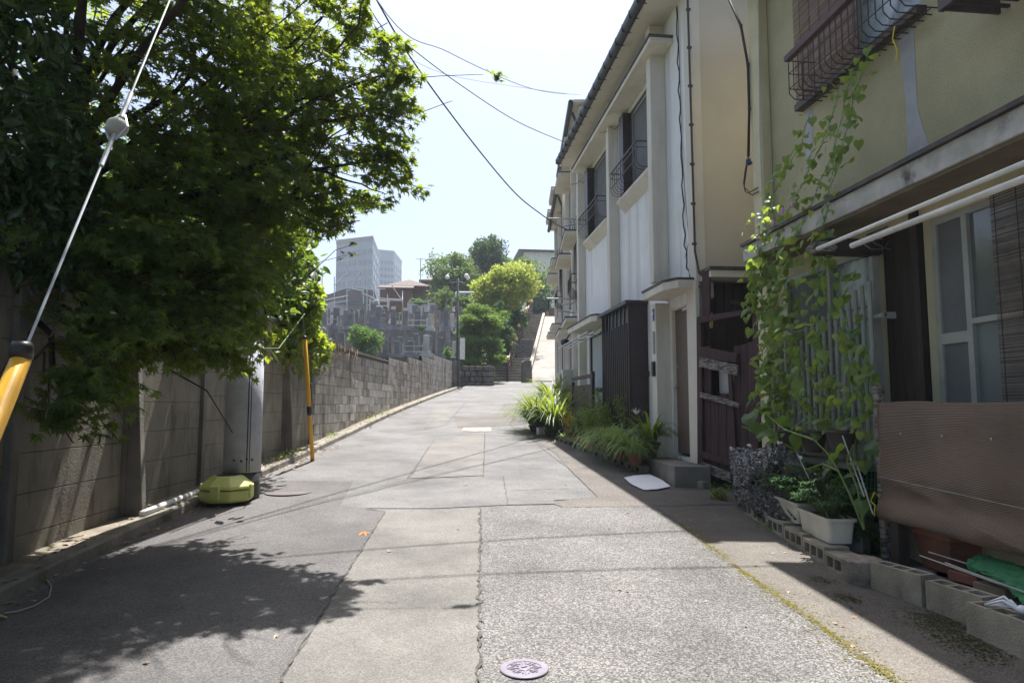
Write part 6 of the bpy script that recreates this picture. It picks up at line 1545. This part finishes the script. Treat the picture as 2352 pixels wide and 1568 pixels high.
bush('shrub', 'yellow-green small shrub at the foot of the stairs', 'shrub', 1128, 862, 9, 20, 36.5, .4, L_ROUND, 22, 24, .09, zg=2.7)
# bright tree and others
bush('crape_myrtle', 'bright yellow-green flowering tree beside the stairs', 'tree', 1168, 672, 84, 66, 46, 2.4, L_FARY, 330, 60, .18, zg=5, cr=.26)
bush('shrub', 'dark green understorey below the yellow-green tree', 'shrub', 1172, 725, 50, 42, 47, 1.6, L_FARD, 160, 50, .18, zg=4.5)
bush('hill_tree', 'broad mid-green tree on the hill top left of the tallest tree', 'tree', 1046, 650, 72, 78, 66, 3.6, L_FARG, 240, 52, .26, zg=8.5, cr=.24)
bush('hill_tree', 'tallest dark green tree on the hill', 'tree', 1116, 622, 56, 82, 68, 3.2, L_FARD, 220, 52, .26, zg=9, cr=.24)
bush('hill_tree', 'greyish green rounded tree behind the row houses', 'tree', 1212, 632, 72, 60, 72, 3.4, L_FARG, 200, 50, .27, zg=9.5, cr=.25)
bush('hill_tree', 'dark tree low between the stairs and the row houses', 'tree', 1240, 680, 34, 50, 70, 2.0, L_FARD, 140, 44, .25, zg=9)
bush('shrub', 'mid-green shrub half hiding the white van', 'shrub', 1064, 694, 26, 20, 54, .8, L_FARG, 60, 40, .16, zg=7.4)
bush('shrub', 'trailing greenery on the garden wall of the tile-roofed house', 'shrub', 965, 692, 30, 8, 60, .6, L_ROUND, 40, 24, .16)
bush('shrub', 'dark creeper below the tile-roofed house', 'shrub', 915, 725, 40, 14, 57, .6, L_FARD, 50, 26, .18)
# stairs: local frame
SO = Vector((4.0, 37.6, 0)); sa = R(11.3); SU = Vector((math.sin(sa), math.cos(sa), 0)); SW = Vector((math.cos(sa), -math.sin(sa), 0))
def LS(w_, s_, z): return SO + SW * w_ + SU * s_ + Vector((0,0,z))
def bxs(mb, w0, s0, z0, w1, s1, z1):
    mb.add([LS(w0,s0,z0),LS(w1,s0,z0),LS(w1,s1,z0),LS(w0,s1,z0),LS(w0,s0,z1),LS(w1,s0,z1),LS(w1,s1,z1),LS(w0,s1,z1)], [(0,3,2,1),(4,5,6,7),(0,1,5,4),(1,2,6,5),(2,3,7,6),(3,0,4,7)]); return mb
zst = [2.78]; s_ = 0; q = MB(); prof = []
z = 2.78; lands = []
for fl in range(4):
    for k in range(8):
        prof.append((s_, z)); z += .178; bxs(q, -1.0, s_, 1.5, 1.0, s_+.36, z); s_ += .36
    bxs(q, -1.0, s_, 1.5, 1.0, s_+2.9, z+.002); lands.append((s_, z)); prof.append((s_, z)); s_ += 2.9; z += .22
prof.append((s_, z)); SEND, ZEND = s_, z
o = q.build('stone_stairs', mat('stair_stone', (.19,.17,.15), (.12,.11,.10), 3, rough=.95)); tag(o, 'long dark stone stairway climbing the hill in flights', 'stairs')
q = MB()
for s0, z0 in lands: q.add([LS(-1,s0-.03,z0-.10),LS(1,s0-.03,z0-.10),LS(1,s0-.03,z0+.02),LS(-1,s0-.03,z0+.02),LS(1,s0+2.9,z0+.24),LS(-1,s0+2.9,z0+.24)], [(0,1,2,3),(3,2,4,5)])
for i, (s0, z0) in enumerate(prof[:-1]):
    if (s0, z0) not in lands: bxs(q, -1, s0-.015, z0+.135, 1, s0+.06, z0+.182)
q.build('landings', CONC, o)
def zs_at(s_):
    t = min(max(s_, 0), SEND) / SEND; return 2.78 + (ZEND - 2.78) * t
rt = thing('stair_railing', LS(0,0,2.8), 'brown central stair railing with gold finials', 'railing')
def stairz(s_):
    zz = 2.78
    for (a, b) in prof:
        if s_ >= a: zz = b + .2
    return zz
q, fin = MB(), MB(); ss = [-.3 + 2.0*k for k in range(13)]
for s_ in ss:
    z0 = stairz(s_) if s_ > 0 else 2.75
    MB().tube([LS(0, s_, z0-.2), LS(0, s_, z0+1.15)], .085, 8).build('post', RAILB, rt)
    MB().ball(LS(0, s_, z0+1.26), .12, 10, 1.1).build('finial', GOLD, rt, smooth=True)
q = MB()
for a, b in zip(ss, ss[1:]):
    for h_ in (.95, .55, .2): q.beam(LS(0, a, (stairz(a) if a > 0 else 2.75)+h_), LS(0, b, stairz(b)+h_), .07, .08)
    for k in range(1, 6):
        t = k/6; s_ = a + (b-a)*t; zl = (stairz(a) if a > 0 else 2.75)*(1-t) + stairz(b)*t; q.tube([LS(0,s_,zl+.2), LS(0,s_,zl+.95)], .03, 5)
q.build('rails', RAILB, rt)
# ramp, with side kerb
q = MB(); n = 24
for i in range(n):
    a, b = SEND*i/n, SEND*(i+1)/n; za, zb = zs_at(a), zs_at(b)
    q.add([LS(1.2,a,za),LS(3.4,a,za),LS(3.4,b,zb),LS(1.2,b,zb)], [(0,1,2,3)])
q.add([LS(1.2,0,1.5),LS(3.4,0,1.5),LS(3.4,0,zs_at(0)),LS(1.2,0,zs_at(0))], [(0,1,2,3)])
q.add([LS(1.2,SEND,ZEND),LS(3.4,SEND,ZEND),LS(3.4,SEND+12,ZEND+1.1),LS(1.2,SEND+12,ZEND+1.1)], [(0,1,2,3)])
struct(q.build('ramp', mat('ramp_concrete', (.25,.235,.21), (.20,.185,.165), 1.2, rough=.95, c3=(.15,.135,.11), s3=.5)))
q = MB()
for i in range(n):
    a, b = SEND*i/n, SEND*(i+1)/n; za, zb = zs_at(a), zs_at(b)
    q.add([LS(1.0,a,za-2),LS(1.2,a,za-2),LS(1.2,b,zb-2),LS(1.0,b,zb-2),LS(1.0,a,za+.32),LS(1.2,a,za+.32),LS(1.2,b,zb+.32),LS(1.0,b,zb+.32)], [(4,5,6,7),(0,4,7,3),(1,2,6,5),(0,1,5,4)])
tag(q.build('ramp_wall', CONC), 'low pale concrete wall between the stairs and the ramp', 'wall')
q = MB(); bxs(q, -1.7, 0, 1, -1.02, SEND, 3.4); 
for i in range(12):
    a, b = SEND*i/12, SEND*(i+1)/12; bxs(q, -1.4, a, 1, -1.02, b, zs_at(b)+.35)
tag(q.build('stair_wall', RUBBLE), 'dark stone side wall along the left of the stairs', 'wall')
# rock stele at the foot
p = PY(1210, 877, 36); 
q = MB(); a, b = PY(1197, 877, 36), PY(1222, 877, 36); zt = PY(1210, 826, 36).z; zb_ = gz(36)-.1
q.add([(a.x,35.8,zb_),(b.x,35.8,zb_),(b.x+.02,36.1,zb_),(a.x,36.1,zb_),(a.x+.02,35.8,zt-.14),(b.x-.04,35.8,zt-.05),(b.x-.05,36.1,zt-.04),(a.x+.02,36.1,zt-.12),((a.x+b.x)/2-.1,35.8,zt-.02),((a.x+b.x)/2-.1,36.1,zt)],
      [(0,3,2,1),(0,1,5,8,4),(1,2,6,5),(2,3,7,9,6),(3,0,4,7),(4,8,9,7),(8,5,6,9)])
tag(q.build('stone_stele', RUBBLE, bevel=.04), 'upright dark stone slab between the railing and the ramp', 'stele')
# top-of-hill bits
q = MB(); q.tube([LS(3.6,SEND-2,zs_at(SEND-2)), LS(3.6,SEND-2,zs_at(SEND-2)+1)], .05, 6); q.tube([LS(3.0,SEND-3,zs_at(SEND-3)+.9), LS(3.2,SEND+2,ZEND+1.6)], .05, 6); tag(q.build('handrail', ALU), 'pale metal handrail at the top of the ramp', 'handrail')
q = MB(); q.box(10.2, 70, 8, 16, 74, 11.6); rt = thing('low_shed', (13,72,9), 'brown low building with tan door at the top of the ramp', 'building'); q.build('wall', BROWNW, rt); MB().box(10.9, 69.9, 9, 11.7, 69.995, 11.2).build('door', SOTOBY, rt)
# white van by the tall tree
p = PY(1082, 696, 58); zb_ = p.z - .95
rt = thing('parked_van', (p.x, 58, zb_), 'white van parked on the hill, seen through the trees', 'van')
MB().box(p.x-1.6, 57.2, zb_+.3, p.x+1.2, 58.9, zb_+1.25).build('body', CARW, rt, bevel=.12); MB().box(p.x-1.4, 57.3, zb_+1.252, p.x+.7, 58.8, zb_+1.85).build('cabin', CARW, rt, bevel=.15)
MB().box(p.x-1.25, 57.27, zb_+1.3, p.x+.6, 57.3, zb_+1.72).build('window', GLASS, rt)
for x in (-1.1, .7): MB().tube([(p.x+x, 57.15, zb_+.3), (p.x+x, 57.4, zb_+.3)], .3, 16).build('wheel', BLACKP, rt)
MB().box(p.x-4, 57, zb_-3, p.x+3, 62, zb_-.01).build('parking_terrace', CONCD)['kind'] = 'structure'
# ---------------- houses on the hill
def hip(mb, x0, y0, x1, y1, z, h, o=.6):
    x0 -= o; x1 += o; y0 -= o; y1 += o; w_ = min(x1-x0, y1-y0)/2; ym = (y0+y1)/2; xm = (x0+x1)/2
    r0, r1 = (x0+w_, ym), (x1-w_, ym)
    if r0[0] > r1[0]: r0 = r1 = (xm, ym)
    return mb.add([(x0,y0,z),(x1,y0,z),(x1,y1,z),(x0,y1,z),(*r0,z+h),(*r1,z+h),(x0,y0,z-.15),(x1,y0,z-.15),(x1,y1,z-.15),(x0,y1,z-.15)], [(0,1,5,4),(1,2,5),(2,3,4,5),(3,0,4),(0,6,7,1),(1,7,8,2),(2,8,9,3),(3,9,6,0),(6,9,8,7)])
Y = 72; a, b = PY(898, 655, Y), PY(990, 690, Y); rt = thing('old_house', ((a.x+b.x)/2, Y, 9.5), 'old wooden house with brown tiled hip roof above the graves', 'house')
hip(MB(), a.x, Y, b.x-.6, Y+6, PY(900,657,Y).z, PY(930,630,Y).z-PY(900,657,Y).z).build('roof', TILE, rt)
MB().box(a.x+.3, Y+.2, 6, b.x-.8, Y+6, PY(900,657,Y).z-.16).build('wall', BROWNW, rt)
MB().box(a.x+3, Y+.1, PY(0,688,Y).z, b.x-1.5, Y+.195, PY(0,668,Y).z).build('window', GLASS, rt)
c0 = PY(870, 665, Y-3); c1 = PY(950, 655, Y-3); q = MB(); q.prism([(c0.x, Y-4.5, c0.z), (c0.x, Y-1, c0.z+.8), (c0.x, Y-1, c0.z+.7), (c0.x, Y-4.5, c0.z-.12)], (c1.x-c0.x, 0, 0)); q.build('lean_to_roof', TILE, rt)
MB().box(c0.x+.2, Y-4, 6, c1.x-.2, Y-1.2, c0.z-.13).build('lean_to_wall', BROWNW, rt)
rt = thing('garden_wall', (PY(962,700,62).x, 62, 8.6), 'pale garden wall below the tile-roofed house', 'wall'); q = MB(); a, b = PY(935,712,62), PY(1000,696,62); q.box(a.x, 62, 6, b.x, 62.3, b.z); q.build('wall', LGREYW, rt)
Y = 88; a, b = PY(975, 640, Y), PY(1015, 613, Y); rt = thing('brown_house', ((a.x+b.x)/2, Y, 10), 'brown walled house peeking over the trees with TV antenna', 'house')
MB().box(a.x, Y, 8, b.x+4, Y+6, PY(0,626,Y).z).build('wall', BROWNW, rt); hip(MB(), a.x, Y, b.x+4, Y+6, PY(0,625,Y).z, 1.2, .7).build('roof', TILE, rt)
q = MB(); p = PY(966, 622, Y-4); q.tube([p, PY(966,594,Y-4)], .05, 5); t = PY(966,595,Y-4); q.tube([t+Vector((-.6,0,0)), t+Vector((.6,0,0))], .03, 4)
for k in range(5): q.tube([t+Vector((-.5+.25*k,-.4,0)), t+Vector((-.5+.25*k,.4,0))], .02, 4)
q.tube([Vector((p.x,p.y,8)), p], .05, 5); tag(q.build('tv_antenna', WIREG), 'thin TV antenna standing before the sky', 'antenna')
Y = 66; rt = thing('grey_building', (PY(800,690,Y).x, Y, 8), 'dark grey flat building behind scaffolding below the towers', 'building')
a, b = PY(735, 700, Y), PY(875, 650, Y); MB().box(a.x, Y, 6, b.x-1, Y+10, PY(0,662,Y).z).build('wall', LGREYW, rt); 
q = MB(); q.prism([(a.x-.1, Y-.3, PY(0,672,Y).z), (b.x-3, Y-.3, PY(0,647,Y).z), (b.x-.6, Y-.3, PY(0,652,Y).z), (b.x, Y-.3, PY(0,700,Y).z), (b.x-3.2, Y-.3, PY(0,700,Y).z), (b.x-3.4, Y-.3, PY(0,668,Y).z), (a.x-.1, Y-.3, PY(0,690,Y).z)], (0,.25,0)); q.build('dark_hood', GREYW, rt)
MB().box(a.x-1, Y-6, 6, PY(845,700,Y-6).x, Y-5, PY(0,712,Y-6).z).build('flat_annex', GREYW, rt)
MB().box(a.x+1.5, Y-.35, PY(0,690,Y).z+.1, a.x+5, Y-.31, PY(0,680,Y).z).build('window', GLASS, rt)
q = MB(); Y = 60
for u, v0, v1 in [(740,620,740),(768,635,740),(797,610,745),(800+35,655,745),(858,650,740),(872,668,740),(890,675,745),(925,668,740),(843,640,745),(820,600,650)]: q.tube([PY(u, v1, Y), PY(u, v0, Y)], .045, 5)
for p in [(740,690,800,678),(740,700,800,690),(797,660,835,668),(800,668,830,620),(858,688,925,690),(925,692,900,655),(830,672,872,690),(872,685,925,688),(768,655,800,625),(845,700,880,706)]: q.tube([PY(p[0],p[1],Y), PY(p[2],p[3],Y)], .045, 5)
tag(q.build('scaffolding', ALU), 'light metal scaffolding poles before the dark grey building', 'scaffolding')
# ---------------- towers
def tower(label, pts, Y0, ztop, floors, bays, mw, mg, dep=28, name='office_tower'):
    """pts: plan corners front face left/right + right side back corner"""
    A_, B_, C_ = pts; rt = thing(name, ((A_[0]+B_[0])/2, Y0, 9), label, 'tower')
    P = [(A_[0],A_[1]), (B_[0],B_[1]), (C_[0],C_[1]), (A_[0]+C_[0]-B_[0], A_[1]+C_[1]-B_[1])]
    q = MB(); q.prism([(x,y,0) for x, y in P], (0,0,ztop)); q.build('body', mw, rt)
    q = MB(); cx = sum(p[0] for p in P)/4; cy = sum(p[1] for p in P)/4
    q.prism([(cx+(x-cx)*1.02, cy+(y-cy)*1.02, ztop+.01) for x, y in P], (0,0,1.6)); q.build('parapet', GREYW if mw is TOWER else mw, rt)
    cnt = 0
    for fi, (p, r_) in enumerate([(P[0], P[1]), (P[1], P[2])]):
        d = Vector((r_[0]-p[0], r_[1]-p[1], 0)); L = d.length; d.normalize(); n = Vector((d.y, -d.x, 0)); nb = bays[fi]
        for f in range(floors):
            z = ztop - 4 - f * (ztop-12)/floors
            if z < 20: break
            if cnt > 95: break
            cnt += 1; w_ = MB()
            for k in range(nb):
                t = (k+.5)/nb*L; wd_ = L/nb*.68; c = Vector((p[0],p[1],0)) + d*t + n*.08; w_.obox((c.x, c.y, z), (wd_, .3, (ztop-12)/floors*.5), rz=math.atan2(d.y, d.x))
            w_.build('window_row', mg, rt)
    return rt
Y = 255; A_ = PY(773, 560, Y); B_ = PY(856, 560, Y-8); C_ = PY(872, 570, Y+22); zt = PY(800, 562, Y).z
tower('big pale blue-grey office tower on the left of the skyline', ((A_.x, Y), (B_.x, Y-8), (C_.x, Y+22)), Y, zt, 13, (7, 4), TOWER, TOWERW)
Y = 300; A_ = PY(866, 580, Y); B_ = PY(905, 580, Y+2); C_ = PY(923, 590, Y+22); zt = PY(900, 582, Y).z
tower('slimmer white apartment tower on the right of the skyline', ((A_.x, Y), (B_.x, Y+2), (C_.x, Y+22)), Y, zt, 19, (5, 4), TOWER2, TOWERW)
# pale roof behind right trees
Y = 95; a, b = PY(1190, 574, Y), PY(1275, 574, Y); rt = thing('hill_house', ((a.x+b.x)/2, Y, 10), 'pale house with dark flat roof behind the rounded tree', 'house'); MB().box(a.x+1, Y, 8, b.x, Y+8, a.z-.25).build('wall', STUCCO_W, rt); MB().box(a.x, Y-.6, a.z-.248, b.x, Y+8, a.z).build('roof', GUTTER, rt)
for u, v, ru, rv, lab in [(700, 690, 40, 30, 'distant green tree left of the grey building'), (1275, 640, 20, 60, 'distant tree behind the row houses')]:
    bush('distant_tree', lab, 'tree', u, v, ru, rv, 85, 3, L_FARG, 60, 34, .3, zg=9)
# ------------------------------------------------------------------ haze
hm = bpy.data.materials.new('haze_air'); hm.use_nodes = True; t = hm.node_tree
for n_ in list(t.nodes):
    if n_.type == 'BSDF_PRINCIPLED': t.nodes.remove(n_)
pv = N(t, 'ShaderNodeVolumePrincipled'); pv.inputs['Color'].default_value = (.78,.87,1,1); pv.inputs['Density'].default_value = .0006; pv.inputs['Anisotropy'].default_value = .3
t.links.new(pv.outputs[0], t.nodes['Material Output'].inputs['Volume'])
if HAZE:
    o = MB().box(-601, -60, -8, 601, 905, 75).build('haze', hm); tag(o, 'thin summer haze over the hill and towers', 'haze', kind='stuff')
for k in list(bpy.data.objects):
    if '_o' in k: del k['_o']
